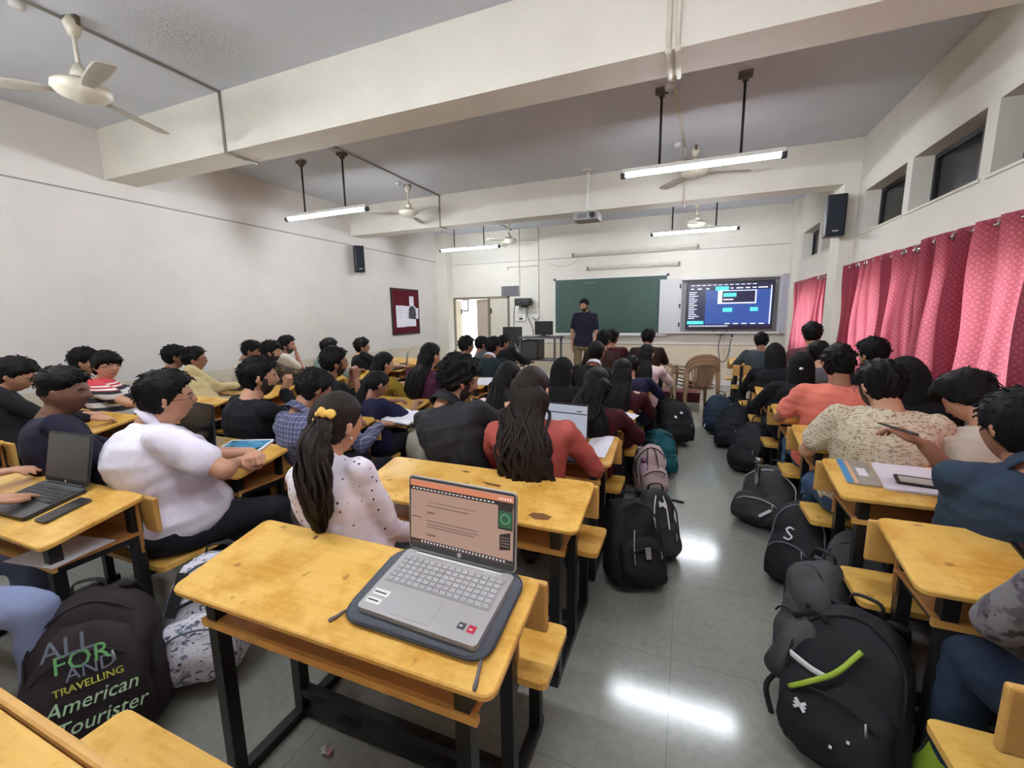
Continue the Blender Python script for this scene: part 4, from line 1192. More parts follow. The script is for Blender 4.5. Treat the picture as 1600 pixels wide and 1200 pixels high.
def plastic_chair(m, label, loc, rz, group=None):
    """faces +y; back at -y"""
    t = thing('plastic_chair', label, 'chair', loc, rz, group)
    bm = B(); rs = []
    for k in range(7):
        q = k / 6; y = -0.21 + 0.44 * q; w = 0.21 + 0.03 * q; zz = 0.40 + 0.025 * math.cos((q - 0.5) * 2.4) * 0 + (0.02 * q if q < .8 else 0.016 - 0.06 * (q - .8))
        rs.append([V(x * w, y, zz + 0.02 * abs(x) ** 2 - d) for x, d in ((-1, 0.02), (-.5, 0.015), (0, 0.015), (.5, .015), (1, .02))] + [V(x * w, y, zz + 0.02 * abs(x) ** 2) for x in (1, .5, 0, -.5, -1)])
    loft(bm, rs); obj('seat', bm, m, t, True)
    for sx in (-1, 1):
        for sy, zt in ((-1, 0.64), (1, 0.62)):
            bm = B(); rs = []
            for q in (0, 0.25, 0.6, 1.0):
                z = zt * q; c = V(sx * (0.285 - 0.03 * q), sy * (0.25 - 0.02 * q), z)
                rs.append(ring(c, V(1, 0, 0), V(0, 1, 0), 0.018 + 0.016 * q, 0.022 + 0.02 * q, 10, 3))
            loft(bm, rs); obj('leg', bm, m, t, True)
        bm = B(); path = smooth_path([(sx * 0.255, 0.27, 0.60), (sx * 0.275, 0.22, 0.635), (sx * 0.275, 0.0, 0.645), (sx * 0.262, -0.18, 0.655), (sx * 0.23, -0.25, 0.70)], 12)
        tube(bm, path, 0.032, 10, 0.42, V(1, 0, 0)); obj('armrest', bm, m, t, True)
    bm = B(); path = smooth_path([(-0.255, -0.22, 0.645), (-0.235, -0.27, 0.74), (-0.15, -0.31, 0.815), (0, -0.325, 0.84), (0.15, -0.31, 0.815), (0.235, -0.27, 0.74), (0.255, -0.22, 0.645)], 24)
    rings = []
    for i, p in enumerate(path):
        T = path[min(i + 1, 23)] - path[max(i - 1, 0)]; S, F = frame(T, V(0, 1, 0)); rings.append(ring(p, S, F, 0.012, 0.036, 10))
    loft(bm, rings); obj('back_rim', bm, m, t, True)
    for k in range(9):
        x = (k - 4) / 4; bm = B()
        top = V(x * 0.19, -0.305 + 0.02 * abs(x) ** 2, 0.80 - 0.06 * x * x)
        tube(bm, smooth_path([(x * 0.13, -0.205, 0.40), (x * 0.16, -0.235, 0.55), top], 8), 0.011, 8, 0.5, V(1, 0, 0)); obj('back_slat', bm, m, t, True)
    return t


c0 = plastic_chair(PLASTD, 'brown plastic armchair at the bottom of the stack of three', (0.17, 7.14, 0), math.radians(22), 'stacked plastic armchairs')
c0.scale = (0.9, 0.9, 0.9)
dup(c0, (0.165, 7.15, 0.055), math.radians(22), 'brown plastic armchair in the middle of the stack of three')
dup(c0, (0.16, 7.16, 0.11), math.radians(22), 'brown plastic armchair on top of the stack of three')
plastic_chair(PLAST, 'pale beige plastic armchair left of the stacked brown ones', (-0.40, 7.25, 0), math.radians(8)).scale = (0.88, 0.88, 0.88)
# ------------------------------------------------------------------ backpacks on the floor
BAGK = fabric('black_nylon', (32, 32, 36), 0.18, 0.4, 0.7); BAGG = fabric('grey_canvas', (74, 74, 76), 0.15, 0.45, 0.85); BAGC = fabric('charcoal_nylon', (52, 51, 53), 0.16, 0.45, 0.65)
BAGB = fabric('navy_nylon', (34, 48, 66), 0.15, 0.4, 0.7); BAGT = fabric('teal_nylon', (22, 82, 92), 0.18, 0.4, 0.6); BAGD = fabric('dark_blue_black_nylon', (26, 30, 38), 0.18, 0.4, 0.7)
BAGP = fabric('pale_pink_canvas', (196, 172, 172), 0.12, 0.4, 0.85); WEB = mat('black_webbing', (18, 18, 20), 0.8); LIME = mat('lime_zip', (150, 176, 50), 0.6); BAGPUR = fabric('plum_black_nylon', (42, 35, 38), 0.15, 0.4, 0.75)
BAGW = m_print('sketch_print_canvas', (222, 220, 230), (120, 126, 144), (84, 92, 108), 26, (1, 2.4, 1.2))


def wrinkle(bm, amp, seed, freq=16.0):
    rs = np.random.RandomState(seed)
    P = np.array([v.co[:] for v in bm.verts]); bm.normal_update()
    Nn = np.array([v.normal[:] for v in bm.verts]); d = np.zeros(len(P))
    for k in range(6):
        w = rs.randn(3) * freq * (0.6 + 0.5 * k / 3); d += np.sin(P @ w + rs.rand() * 6 + 1.3 * np.sin(P @ (rs.randn(3) * freq * 0.5))) / (1 + k * 0.5)
    P = P + Nn * (d * amp / 2)[:, None]
    for v, p in zip(bm.verts, P):
        v.co = p


def backpack(label, loc, w, h, d, rz, m, lean=(0.0, 0.0), seed=0, pocket=None, trim=None, slump=0.06, zipm=None, pipe=None, bottle=None):
    """front faces local -y; returns (empty, map) where map(u, z, off) gives a point on the front face"""
    t = thing('backpack', label, 'bag', loc, rz)
    Mx = Matrix.Rotation(lean[0], 4, 'X') @ Matrix.Rotation(lean[1], 4, 'Y')

    def prof(q):
        wq = np.interp(q, [0, .04, .14, .5, .75, .9, .97, 1], [.78, .93, 1, .98, .9, .68, .42, .12])
        dq = np.interp(q, [0, .04, .2, .5, .8, .93, 1], [.8, .95, 1, .88, .66, .44, .1])
        return wq * w / 2, dq * d / 2

    def fix(p):
        q = Mx @ p
        return q

    def cen(q):
        return V(0.012 * math.sin(seed + 4 * q), slump * q * q, 0.012 + q * h)
    zmin = 0.0
    bm = B(); rs = []
    for q in [0, .02, .06, .12, .2, .3, .4, .5, .6, .7, .78, .85, .9, .94, .97, 1]:
        a, b = prof(q); rs.append(ring(cen(q), V(1, 0, 0), V(0, 1, 0), a, b, 36, 3.2))
    loft(bm, rs); bmesh.ops.subdivide_edges(bm, edges=bm.edges[:], cuts=1, use_grid_fill=True, smooth=0.3); wrinkle(bm, 0.018, seed); wrinkle(bm, 0.006, seed + 50, 42.0)
    for v in bm.verts:
        v.co = fix(v.co)
    zmin = min(v.co.z for v in bm.verts)
    for v in bm.verts:
        v.co.z -= zmin
    obj('body', bm, m, t, True)

    def front(u, q, off=0.0):
        a, b = prof(q); x = u * a; y = -b * (1 - min(1, abs(u)) ** 3.2) ** (1 / 3.2) if abs(u) < 1 else 0
        p = fix(cen(q) + V(x, y - off, 0)); p.z -= zmin
        return p
    # front pocket
    if pocket:
        pq0, pq1, pw = pocket
        bm = B(); rs = []
        for k in range(9):
            e = k / 8; q = pq0 + (pq1 - pq0) * e; a, b = prof(q)
            bul = 0.045 * math.sin(PI * min(1, max(0.06, e * 0.9 + 0.08)) ** 0.8) + 0.004
            wq = a * pw * (1 if e < 0.7 else math.sqrt(max(0.05, 1 - ((e - 0.7) / 0.33) ** 2)))
            c = cen(q) + V(0, -b + 0.02, 0)
            rs.append(ring(c, V(1, 0, 0), V(0, 1, 0), wq, bul + 0.018, 28, 2.8))
        loft(bm, rs); bmesh.ops.subdivide_edges(bm, edges=bm.edges[:], cuts=1, use_grid_fill=True, smooth=0.3); wrinkle(bm, 0.009, seed + 3, 24); wrinkle(bm, 0.004, seed + 31, 48.0)
        for v in bm.verts:
            v.co = fix(v.co); v.co.z -= zmin
        obj('front_pocket', bm, trim or m, t, True)
        zq = pq0 + (pq1 - pq0) * 0.78
        bm = B(); tube(bm, smooth_path([front(-pw * .8, zq - .06, .05), front(-pw * .5, zq + .01, .052), front(0, zq + .035, .05), front(pw * .5, zq + .01, .052), front(pw * .8, zq - .06, .05)], 22), 0.0045, 6); pz = obj('pocket_zip', bm, zipm or WEB, t, True)
        bm = B(); p0 = front(pw * .62, zq - .01, .058); tube(bm, [p0, p0 + V(0.004, -0.004, -0.02), p0 + V(0.006, -0.002, -0.04)], [0.003, 0.004, 0.005], 6); obj('zip_pull', bm, SILVER, pz, True)
    # main zip arch
    arch = [front(-0.93, 0.35, .006), front(-0.95, 0.55, .006), front(-0.92, 0.75, .006), front(-0.7, 0.9, .006), front(0, 0.955, .006), front(0.7, 0.9, .006), front(0.92, 0.75, .006), front(0.95, 0.55, .006), front(0.93, 0.35, .006)]
    bm = B(); tube(bm, smooth_path(arch, 40), 0.005, 6); obj('zip', bm, zipm or WEB, t, True)
    if pipe:
        for s in (-1, 1):
            bm = B(); tube(bm, smooth_path([front(s * .35, q, .012) for q in (0.35, 0.5, .7, .85, .95)], 20), 0.0045, 6); obj('piping', bm, pipe, t, True)
    # handle and straps
    top = fix(cen(0.97)); top.z -= zmin
    bm = B(); tube(bm, smooth_path([top + V(-0.05, 0.02, 0), top + V(-0.035, 0.02, 0.045), top + V(0.035, 0.02, 0.045), top + V(0.05, 0.02, 0)], 14), 0.011, 8, 0.4, V(0, 1, 0)); obj('handle', bm, WEB, t, True)
    for s in (-1, 1):
        pts = []
        for q, o in ((0.93, 0.02), (0.82, 0.07), (0.6, 0.085), (0.35, 0.06), (0.12, 0.0)):
            a, b = prof(q); p = fix(cen(q) + V(s * w * 0.24, b + o * 0.6, 0)); p.z = max(0.012, p.z - zmin); pts.append(p)
        bm = B(); tube(bm, smooth_path(pts, 22), 0.032, 10, 0.3, V(1, 0, 0)); obj('shoulder_strap', bm, trim or m, t, True)
    return t, front


def zip_line(t, f, pts, m, r=0.005, name='zip'):
    bm = B(); tube(bm, smooth_path([f(u, q, o) for u, q, o in pts], 18), r, 6); return obj(name, bm, m, t, True)


def face_frame(f, u, q, off):
    """matrix of a patch lying on the bag's front at (u, q)"""
    o = f(u, q, off); x = (f(u + .06, q, off) - f(u - .06, q, off)).normalized(); z = (f(u, q + .05, off) - f(u, q - .05, off)).normalized()
    n = x.cross(z).normalized(); z = n.cross(x)
    M = Matrix((x, z, n)).transposed().to_4x4(); M.translation = o
    return M


def patch(t, f, name, m, u, q, off, w, h, poly=None):
    bm = B(); prism(bm, poly or round_rect(w, h, min(w, h) * 0.15, 2), 0, 0.003, face_frame(f, u, q, off)); return obj(name, bm, m, t)


def mark(t, f, u, q, off, s, m, name='logo'):
    M = face_frame(f, u, q, off)
    bm = B()
    for a in (40, -40):
        R = Matrix.Rotation(math.radians(a), 4, 'Z'); box(bm, M @ V(0, 0, 0.001), (s, s * 0.22, 0.003), (M @ R).to_3x3())
    box(bm, M @ V(0, 0, 0.001), (s * 0.9, s * 0.12, 0.003), M.to_3x3())
    return obj(name, bm, m, t)


LOGO = mat('logo_print_white', (225, 225, 228), 0.5)
# 1 black printed bag at the lower left
t, f = backpack('black school backpack with green and white lettering leaning at lower left', (-1.86, 0.70, 0), 0.38, 0.50, 0.24, math.radians(47), BAGPUR, (-0.12, -0.14), 11, (0.06, 0.84, 0.86))
GP = mat('print_green', (92, 150, 92), 0.6); GP2 = mat('print_pale_green', (166, 196, 160), 0.6); SP = mat('print_slate', (92, 100, 114), 0.6); YP = mat('print_yellow', (176, 178, 62), 0.6)


def bagtext(s, size, m, u, q, shear=0.0, sp=None):
    o = text_obj('lettering', s, size, m, t, (0, 0, 0), (0, 0, 0), 0.0012, shear)
    o.matrix_local = face_frame(f, u, q, 0.062)
    return o


bagtext('American', 0.062, GP2, 0.2, 0.43, 0.35); bagtext('Tourister', 0.062, GP2, 0.3, 0.30, 0.35); bagtext('TRAVELLING', 0.032, YP, 0.18, 0.53); bagtext('ALL', 0.085, SP, -0.1, 0.775); bagtext('FOR', 0.08, GP, 0.1, 0.68); bagtext('AND', 0.06, SP, 0.22, 0.61)
zip_line(t, f, [(-0.86, .1, .01), (-0.9, .3, .012), (-.8, .55, .014)], WEB, 0.006); patch(t, f, 'buckle', DKGREY, -0.97, 0.3, 0.01, 0.02, 0.05)
# 2 white printed bag
t, f = backpack('white backpack printed with grey sketches under the near desk', (-1.84, 1.00, 0), 0.34, 0.47, 0.24, math.radians(42), BAGW, (-0.22, 0.1), 5, (0.05, 0.55, 0.85), BAGW, 0.05, mat('grey_zip', (90, 92, 104), 0.6))
zip_line(t, f, [(-0.7, .62, .012), (0, .70, .016), (.7, .62, .012)], WEB, 0.007)
patch(t, f, 'strap_patch', WEB, -0.75, 0.72, 0.01, 0.05, 0.17)
# 3-4 aisle, left side
t, f = backpack('black backpack with grey zips nearest on the left of the aisle', (-0.215, 2.30, 0), 0.31, 0.45, 0.25, math.radians(35), BAGK, (-0.12, 0.06), 2, (0.06, 0.6, 0.85), None, 0.05)
zip_line(t, f, [(-.5, .35, .05), (-.45, .55, .05), (-.3, .7, .03)], SILVER, 0.0035); patch(t, f, 'reflective_tab', SILVER, 0.0, 0.47, 0.06, 0.03, 0.06)
t, f = backpack('dark grey backpack with white piping behind the black aisle bag', (-0.13, 2.62, 0), 0.26, 0.37, 0.22, math.radians(25), BAGC, (-0.10, 0.12), 8, (0.05, 0.6, 0.85), None, 0.05, None, LOGO)
mark(t, f, 0.1, 0.84, 0.015, 0.05, LOGO); patch(t, f, 'bottle_label', mat('label_blue', (150, 176, 196), 0.5), -0.65, 0.55, 0.03, 0.05, 0.04)
# 5-7
t, f = backpack('pale pink and white backpack with a bottle on the left of the aisle', (-0.22, 3.66, 0), 0.27, 0.38, 0.22, math.radians(25), BAGP, (-0.10, -0.04), 3, (0.06, 0.6, 0.85), None, 0.04, None, WEB)
b = thing('water_bottle', 'purple and white water bottle in the pink backpack pocket', 'bottle', (-0.285, 3.575, 0.12))
bm = B(); loft(bm, [ring(V(0, 0, z), V(1, 0, 0), V(0, 1, 0), r, r, 16) for z, r in ((0, .03), (.01, .033), (.13, .033), (.15, .022), (.16, .02))]); obj('bottle_body', bm, mat('lilac_bottle', (206, 180, 200), 0.3), b, True)
bm = B(); loft(bm, [ring(V(0, 0, z), V(1, 0, 0), V(0, 1, 0), .023, .023, 16) for z in (.155, .19)]); obj('cap', bm, mat('purple_cap', (118, 66, 104), 0.4), b, True)
bm = B(); tube(bm, smooth_path([(-0.22, 3.6, 0.012), (-0.1, 3.5, 0.008), (-0.03, 3.52, 0.008), (0.04, 3.5, 0.008)], 14), 0.016, 8, 0.25, V(1, 0, 0)); o = obj('loose_strap', bm, WEB, None, True); tag(o, 'black webbing strap trailing on the floor from the pink backpack', 'strap')
t, f = backpack('teal backpack just beyond the pink one by the aisle', (-0.18, 4.12, 0), 0.29, 0.38, 0.26, math.radians(30), BAGT, (-0.08, 0.10), 4, (0.06, 0.55, 0.85), None, 0.08)
t, f = backpack('shiny black backpack with two white dots farthest up the left aisle side', (-0.10, 5.15, 0), 0.42, 0.5, 0.34, math.radians(30), BAGK, (-0.16, 0.10), 6, (0.06, 0.55, 0.85), None, 0.1)
for u, q in ((0.1, .66), (-.3, .56)):
    patch(t, f, 'reflector', LOGO, u, q, 0.03, 0.03, 0.03)
# right of the aisle
t, f = backpack('navy blue backpack farthest on the window side of the aisle', (0.44, 5.78, 0), 0.36, 0.46, 0.28, math.radians(-30), BAGB, (-0.1, -0.14), 21, (0.06, 0.55, 0.85), None, 0.06)
patch(t, f, 'reflective_tab', LOGO, -0.55, 0.2, 0.05, 0.02, 0.05)
t, f = backpack('dark blue black backpack in front of the navy one', (0.53, 5.2, 0), 0.34, 0.48, 0.26, math.radians(-25), BAGD, (-0.1, -0.05), 22, (0.06, 0.55, 0.85))
t, f = backpack('black rucksack slumped beyond the grey bag with the metal bottle', (0.62, 4.45, 0), 0.34, 0.45, 0.3, math.radians(-30), BAGK, (-0.12, -0.1), 23, (0.06, 0.55, 0.85), None, 0.1)
t, f = backpack('grey crumpled bag with a white label beside the metal bottle', (0.61, 3.36, 0), 0.41, 0.37, 0.38, math.radians(-35), BAGC, (-0.05, -0.08), 24, (0.06, 0.6, 0.85), None, 0.08, SILVER)
M = face_frame(f, 0.42, 0.32, 0.07); bm = B(); box(bm, M @ V(0, 0, 0), (0.085, 0.018, 0.004), (M @ Matrix.Rotation(math.radians(40), 4, 'Z')).to_3x3()); obj('white_label', bm, LOGO, t)
b = thing('steel_bottle', 'tall chrome flask standing up out of the grey crumpled bag', 'bottle', (0.512, 3.33, 0.15))
bm = B(); loft(bm, [ring(V(0, 0, z), V(1, 0, 0), V(0, 1, 0), r, r, 16) for z, r in ((0, .018), (.3, .018), (.31, .014))]); obj('flask', bm, CHROME, b, True)
bm = B(); loft(bm, [ring(V(0, 0, z), V(1, 0, 0), V(0, 1, 0), r, r, 16) for z, r in ((.3, .024), (.33, .024), (.335, .018))]); obj('cap', bm, CHROME, b, True)
t, f = backpack('black backpack with a curled white logo left of the jeans on the bench', (0.635, 2.62, 0), 0.29, 0.42, 0.28, math.radians(-38), BAGK, (-0.15, -0.12), 25, (0.05, 0.6, 0.85), None, 0.1, mat('grey_zip', (90, 92, 104), 0.6))
M = face_frame(f, -0.05, 0.62, 0.04); bm = B(); tube(bm, [M @ p for p in smooth_path([(.018, .03, 0), (-.004, .036, 0), (-.018, .02, 0), (0, .002, 0), (.018, -.014, 0), (.004, -.032, 0), (-.02, -.026, 0)], 24)], 0.005, 6); obj('logo', bm, LOGO, t, True); patch(t, f, 'tag', LOGO, -0.75, 0.25, 0.03, 0.012, 0.03)
t, f = backpack('tall dark grey canvas backpack behind the lime zip bag', (0.565, 2.0, 0), 0.22, 0.44, 0.26, math.radians(-48), BAGG, (-0.04, -0.04), 26, (0.05, 0.7, 0.85), None, 0.02, mat('black_zip', (20, 20, 22), 0.5))
patch(t, f, 'dark_strip', WEB, 0.55, 0.5, 0.05, 0.02, 0.2)
t, f = backpack('grey canvas bag with open flap beside the bench end on the right', (0.80, 2.36, 0), 0.26, 0.44, 0.2, math.radians(-30), BAGG, (0.05, 0.08), 27, None, None, 0.02, mat('black_zip', (20, 20, 22), 0.5))
patch(t, f, 'metal_clip', SILVER, -0.3, 0.62, 0.012, 0.018, 0.05)
t, f = backpack('big black backpack with lime green zip and white stripe at lower right', (0.555, 1.56, 0), 0.345, 0.48, 0.27, math.radians(-32), BAGK, (-0.20, -0.06), 28, (0.04, 0.58, 0.9), None, 0.06)
zip_line(t, f, [(-.66, .42, .055), (-.35, .52, .055), (.0, .64, .05), (.28, .80, .022)], LIME, 0.009, 'lime_zip')
bm = B(); tube(bm, smooth_path([f(u, q, 0.046) for u, q in ((-.84, .605), (-.6, .60), (-.35, .588), (-.12, .585))], 16), 0.0035, 8, 3.6, V(0, 1, 0)); obj('white_stripe', bm, LOGO, t, True)
mark(t, f, -.42, .36, 0.062, 0.042, LOGO)
for u, q in ((.35, .3), (.1, .22)):
    patch(t, f, 'rivet', LOGO, u, q, 0.055, 0.008, 0.008)
t2 = thing('shoulder_pad', 'grey padded strap sticking out left of the lime zip bag', 'strap', (0.405, 1.68, 0.28), math.radians(-35))
bm = B(); prism(bm, round_rect(0.09, 0.26, 0.04, 5), -0.012, 0.012, Matrix.Rotation(math.radians(78), 4, 'X') @ Matrix.Rotation(math.radians(-18), 4, 'Z')); obj('pad', bm, BAGG, t2, True)
bm = B(); tube(bm, smooth_path([(0.0, 0, 0.13), (0.06, 0.02, 0.17), (0.1, 0.02, 0.15)], 8), 0.012, 8, 0.3); obj('strap_end', bm, WEB, t2, True)
bm = B(); tube(bm, smooth_path([(-0.03, 0, -0.12), (-0.06, -0.02, -0.2), (-0.02, -0.04, -0.29)], 10), 0.010, 8, 0.35); obj('webbing', bm, WEB, t2, True)
t, f = backpack('lime green bag half hidden behind the big black backpack at lower right', (0.775, 1.50, 0), 0.10, 0.28, 0.14, math.radians(-25), fabric('lime_nylon', (126, 148, 44), 0.12), (0, 0), 29)
# ------------------------------------------------------------------ people
def ico(sub):
    bm = B(); bmesh.ops.create_icosphere(bm, subdivisions=sub, radius=1.0)
    P = np.array([v.co[:] for v in bm.verts]); Fc = [[v.index for v in f.verts] for f in bm.faces]; bm.free()
    return P, Fc


ICO = {k: ico(k) for k in (2, 3, 4, 5)}


def sstep(a, b, x):
    t = np.clip((x - a) / (b - a), 0, 1); return t * t * (3 - 2 * t)


def head_surf(n):
    """head-local point for unit directions n (x right, y forward, z up), metres"""
    x, y, z = n[:, 0], n[:, 1], n[:, 2]
    X = 0.076 * x; Y = 0.097 * y; Z = 0.118 * z
    low = np.clip(-z, 0, 1)
    X = X * (1 - 0.30 * low ** 1.6)
    Y = np.where(y < 0, Y * (1 - 0.42 * sstep(0.1, 0.8, low)), Y * (1 - 0.10 * low))
    Y = Y + np.where(y > 0, 0.0, -0.008 * (1 - low))
    fr = np.clip(y, 0, 1) ** 2
    nose = np.exp(-((x / 0.13) ** 2 + ((z + 0.16) / 0.13) ** 2)) + 0.55 * np.exp(-((x / 0.09) ** 2 + ((z - 0.03) / 0.15) ** 2))
    Y = Y + fr * (0.022 * nose)
    Y = Y + fr * 0.006 * np.exp(-((z - 0.24) / 0.10) ** 2)
    Y = Y - fr * 0.009 * (np.exp(-(((x - 0.36) / 0.17) ** 2 + ((z - 0.06) / 0.1) ** 2)) + np.exp(-(((x + 0.36) / 0.17) ** 2 + ((z - 0.06) / 0.1) ** 2)))
    Y = Y + fr * 0.007 * np.exp(-((x / 0.26) ** 2 + ((z + 0.46) / 0.07) ** 2)) + fr * 0.008 * np.exp(-((x / 0.25) ** 2 + ((z + 0.85) / 0.15) ** 2))
    X = X + np.sign(x) * 0.004 * np.exp(-((z + 0.1) / 0.2) ** 2) * np.clip(y, 0, 1)
    return np.stack([X, Y, Z], 1)


LAST = {}
PEND = []      # (object, voxel, smooth iterations, wrinkle amplitude, seed)


def remeshed(name, bm, m, parent, voxel, it, amp=0.0, seed=0):
    o = obj(name, bm, m, parent, True)
    md = o.modifiers.new('r', 'REMESH'); md.mode = 'VOXEL'; md.voxel_size = voxel; md.use_smooth_shade = True
    sm = o.modifiers.new('s', 'SMOOTH'); sm.factor = 0.5; sm.iterations = it
    PEND.append((o, amp, seed))
    return o


def flush():
    dg = bpy.context.evaluated_depsgraph_get()
    for o, amp, seed in PEND:
        me = bpy.data.meshes.new_from_object(o.evaluated_get(dg))
        o.modifiers.clear(); old = o.data; nm = old.name
        mats = list(old.materials)
        o.data = me; bpy.data.meshes.remove(old); me.name = nm
        if not me.materials:
            for x in mats:
                me.materials.append(x)
        n = len(me.vertices)
        if amp and n:
            rs = np.random.RandomState(seed)
            P = np.empty(n * 3); me.vertices.foreach_get('co', P); P = P.reshape(-1, 3)
            Nn = np.empty(n * 3); me.vertices.foreach_get('normal', Nn); Nn = Nn.reshape(-1, 3)
            d = np.zeros(n)
            for k in range(7):
                w = rs.randn(3) * (22 + 6 * k) * np.array([0.8, 0.8, 1.25]); q = rs.randn(3) * 14
                d += np.sin(P @ w + 2.2 * np.sin(P @ q + rs.rand() * 6)) / (1 + 0.35 * k)
            P = P + Nn * (d * amp / 2.2)[:, None]
            me.vertices.foreach_set('co', P.ravel())
        me.polygons.foreach_set('use_smooth', [True] * len(me.polygons))
    PEND.clear()


def ik(a, b, l1, l2, pole):
    d = b - a; L = d.length
    if L > (l1 + l2) * 0.985:
        k = L / ((l1 + l2) * 0.985); l1 *= k; l2 *= k
    if L < 0.12:
        L = 0.12
    u = d.normalized(); x = (l1 * l1 - l2 * l2 + L * L) / (2 * L); h = math.sqrt(max(0, l1 * l1 - x * x))
    p = pole - u * pole.dot(u); p.normalize()
    return a + u * x + p * h


def hand(bm, W, D, Nn, side, s, pose):
    """W wrist, D pointing direction, Nn palm normal, side = +1 when the thumb lies on D x Nn side"""
    D = D.normalized(); Nn = (Nn - D * Nn.dot(D)).normalized(); X = D.cross(Nn).normalized() * side   # X toward the thumb
    curl = {'flat': (8, 12, 10), 'relax': (18, 26, 18), 'fist': (62, 80, 50), 'pen': (48, 52, 25), 'droop': (34, 30, 20)}[pose]
    for i, (off, ln, r) in enumerate(((0.030, 0.068, .0088), (0.010, 0.076, .0092), (-0.010, 0.070, .0088), (-0.029, 0.055, .0078))):
        spread = off * 0.9
        K = W + (D * (0.088 - abs(off - 0.008) * 0.25) + X * off) * s
        bone(bm, W + D * 0.012 * s + X * off * 0.6 * s, K, 0.0155 * s, 0.0115 * s, 10)
        p = K; a = 0.0; dirn = (D + X * spread * 3).normalized()
        for seg, c in zip((0.46, 0.31, 0.25), curl):
            a += math.radians(c + 3 * i)
            q = p + (dirn * math.cos(a) + Nn * math.sin(a)) * ln * seg * s
            bone(bm, p, q, r * s, r * 0.9 * s, 10); p = q
    T0 = W + (D * 0.018 + X * 0.022) * s
    bend = 0.35 if pose in ('flat', 'relax', 'droop') else 0.9
    T1 = T0 + (D * 0.035 + X * 0.024 + Nn * 0.012) * s
    T2 = T1 + (D * 0.032 + X * (0.012 - 0.02 * bend) + Nn * 0.012 * bend) * s
    T3 = T2 + (D * 0.024 - X * 0.008 * bend + Nn * 0.010 * bend) * s
    bone(bm, T0, T1, 0.014 * s, 0.0115 * s, 10); bone(bm, T1, T2, 0.0112 * s, 0.0102 * s, 10); bone(bm, T2, T3, 0.0102 * s, 0.0085 * s, 10)


def hair_cap(bm, Hm, s, style, sub, seed, thick):
    n, F = ICO[sub]
    rs = np.random.RandomState(seed)
    base = head_surf(n)
    y, z, x = n[:, 1], n[:, 2], np.abs(n[:, 0])
    fr = {'short': 0.57, 'fade': 0.52, 'curly': 0.46, 'fringe': 0.30, 'long': 0.52, 'tied': 0.56}[style]
    bk = {'short': -0.62, 'fade': -0.12, 'curly': -0.62, 'fringe': -0.6, 'long': -0.95, 'tied': -0.62}[style]
    sd = {'short': -0.12, 'fade': 0.16, 'curly': -0.1, 'fringe': -0.14, 'long': -0.1, 'tied': -0.06}[style]
    thr = np.interp(y, [-1, -0.45, -0.15, 0.08, 0.38, 0.75, 1], [bk, bk * 0.9, sd - 0.22, sd, 0.26, fr, fr + 0.02])
    wob = 0.03 * np.sin(n[:, 0] * 17 + seed) + 0.02 * np.sin(n[:, 0] * 41 + seed)
    mask = sstep(-0.03, 0.05, z - thr + wob)
    top = sstep(-0.1, 0.6, z)
    t = thick * (0.45 + 0.75 * top)
    if style == 'fade':
        t = thick * (0.12 + 1.0 * sstep(0.18, 0.55, z))
    if style == 'fringe':
        t = t * (1 + 0.35 * sstep(0.2, 0.8, y))
    d = np.zeros(len(n)); f0 = {'curly': 15, 'short': 11, 'fringe': 9, 'fade': 13}.get(style, 6)
    for k in range(6):
        w = rs.randn(3) * f0 * (0.6 + 0.3 * k); d += np.sin(n @ w + rs.rand() * 6) / (1 + 0.4 * k)
    az = np.arctan2(n[:, 0], -n[:, 1] + 0.25)
    groove = np.sin(az * 46 + 2.5 * np.sin(z * 5 + seed)) * (1 - 0.7 * np.abs(z))
    amp = {'curly': 0.0085, 'short': 0.0055, 'fringe': 0.0045, 'fade': 0.0025}.get(style, 0.0012)
    t = t + mask * (d * amp * 0.6 + groove * 0.002)
    nn = base / np.linalg.norm(base, axis=1)[:, None]
    P = base * 0.95 * (1 - mask)[:, None] + (base + nn * t[:, None]) * mask[:, None]
    P = P * s
    vs = [bm.verts.new(Hm @ V(*p)) for p in P]
    for f in F:
        bm.faces.new([vs[i] for i in f])
    if style in ('short', 'curly', 'fringe', 'fade') and sub >= 4:      # loose tufts that break the outline
        ok = np.where((mask > 0.95) & (z > (0.3 if style == 'fade' else 0.12 if style != 'curly' else -0.1)))[0]
        for k in range({'curly': 150, 'short': 110, 'fringe': 80, 'fade': 70}[style]):
            i = ok[rs.randint(len(ok))]; p = V(*P[i]); nv = V(*nn[i])
            fl = V(0.25 * rs.randn(), 0.8 if n[i, 1] > -0.1 else -0.5, -0.2 - 0.7 * (n[i, 2] < 0.3)) + V(0.5 * n[i, 0], 0, 0)
            tg = (fl - nv * fl.dot(nv)).normalized()
            L = (0.018 + 0.014 * rs.rand()) * s * (1.0 if style != 'curly' else 0.8)
            pts = [p - nv * 0.006, p + nv * 0.001 + tg * L * .3, p + nv * (0.002 + 0.005 * rs.rand()) + tg * L * .65, p + nv * (-0.003 + 0.009 * rs.rand()) + tg * L]
            tube(bm, [Hm @ q for q in pts], [0.0034 * s, 0.004 * s, 0.003 * s, 0.0008 * s], 5, .6)


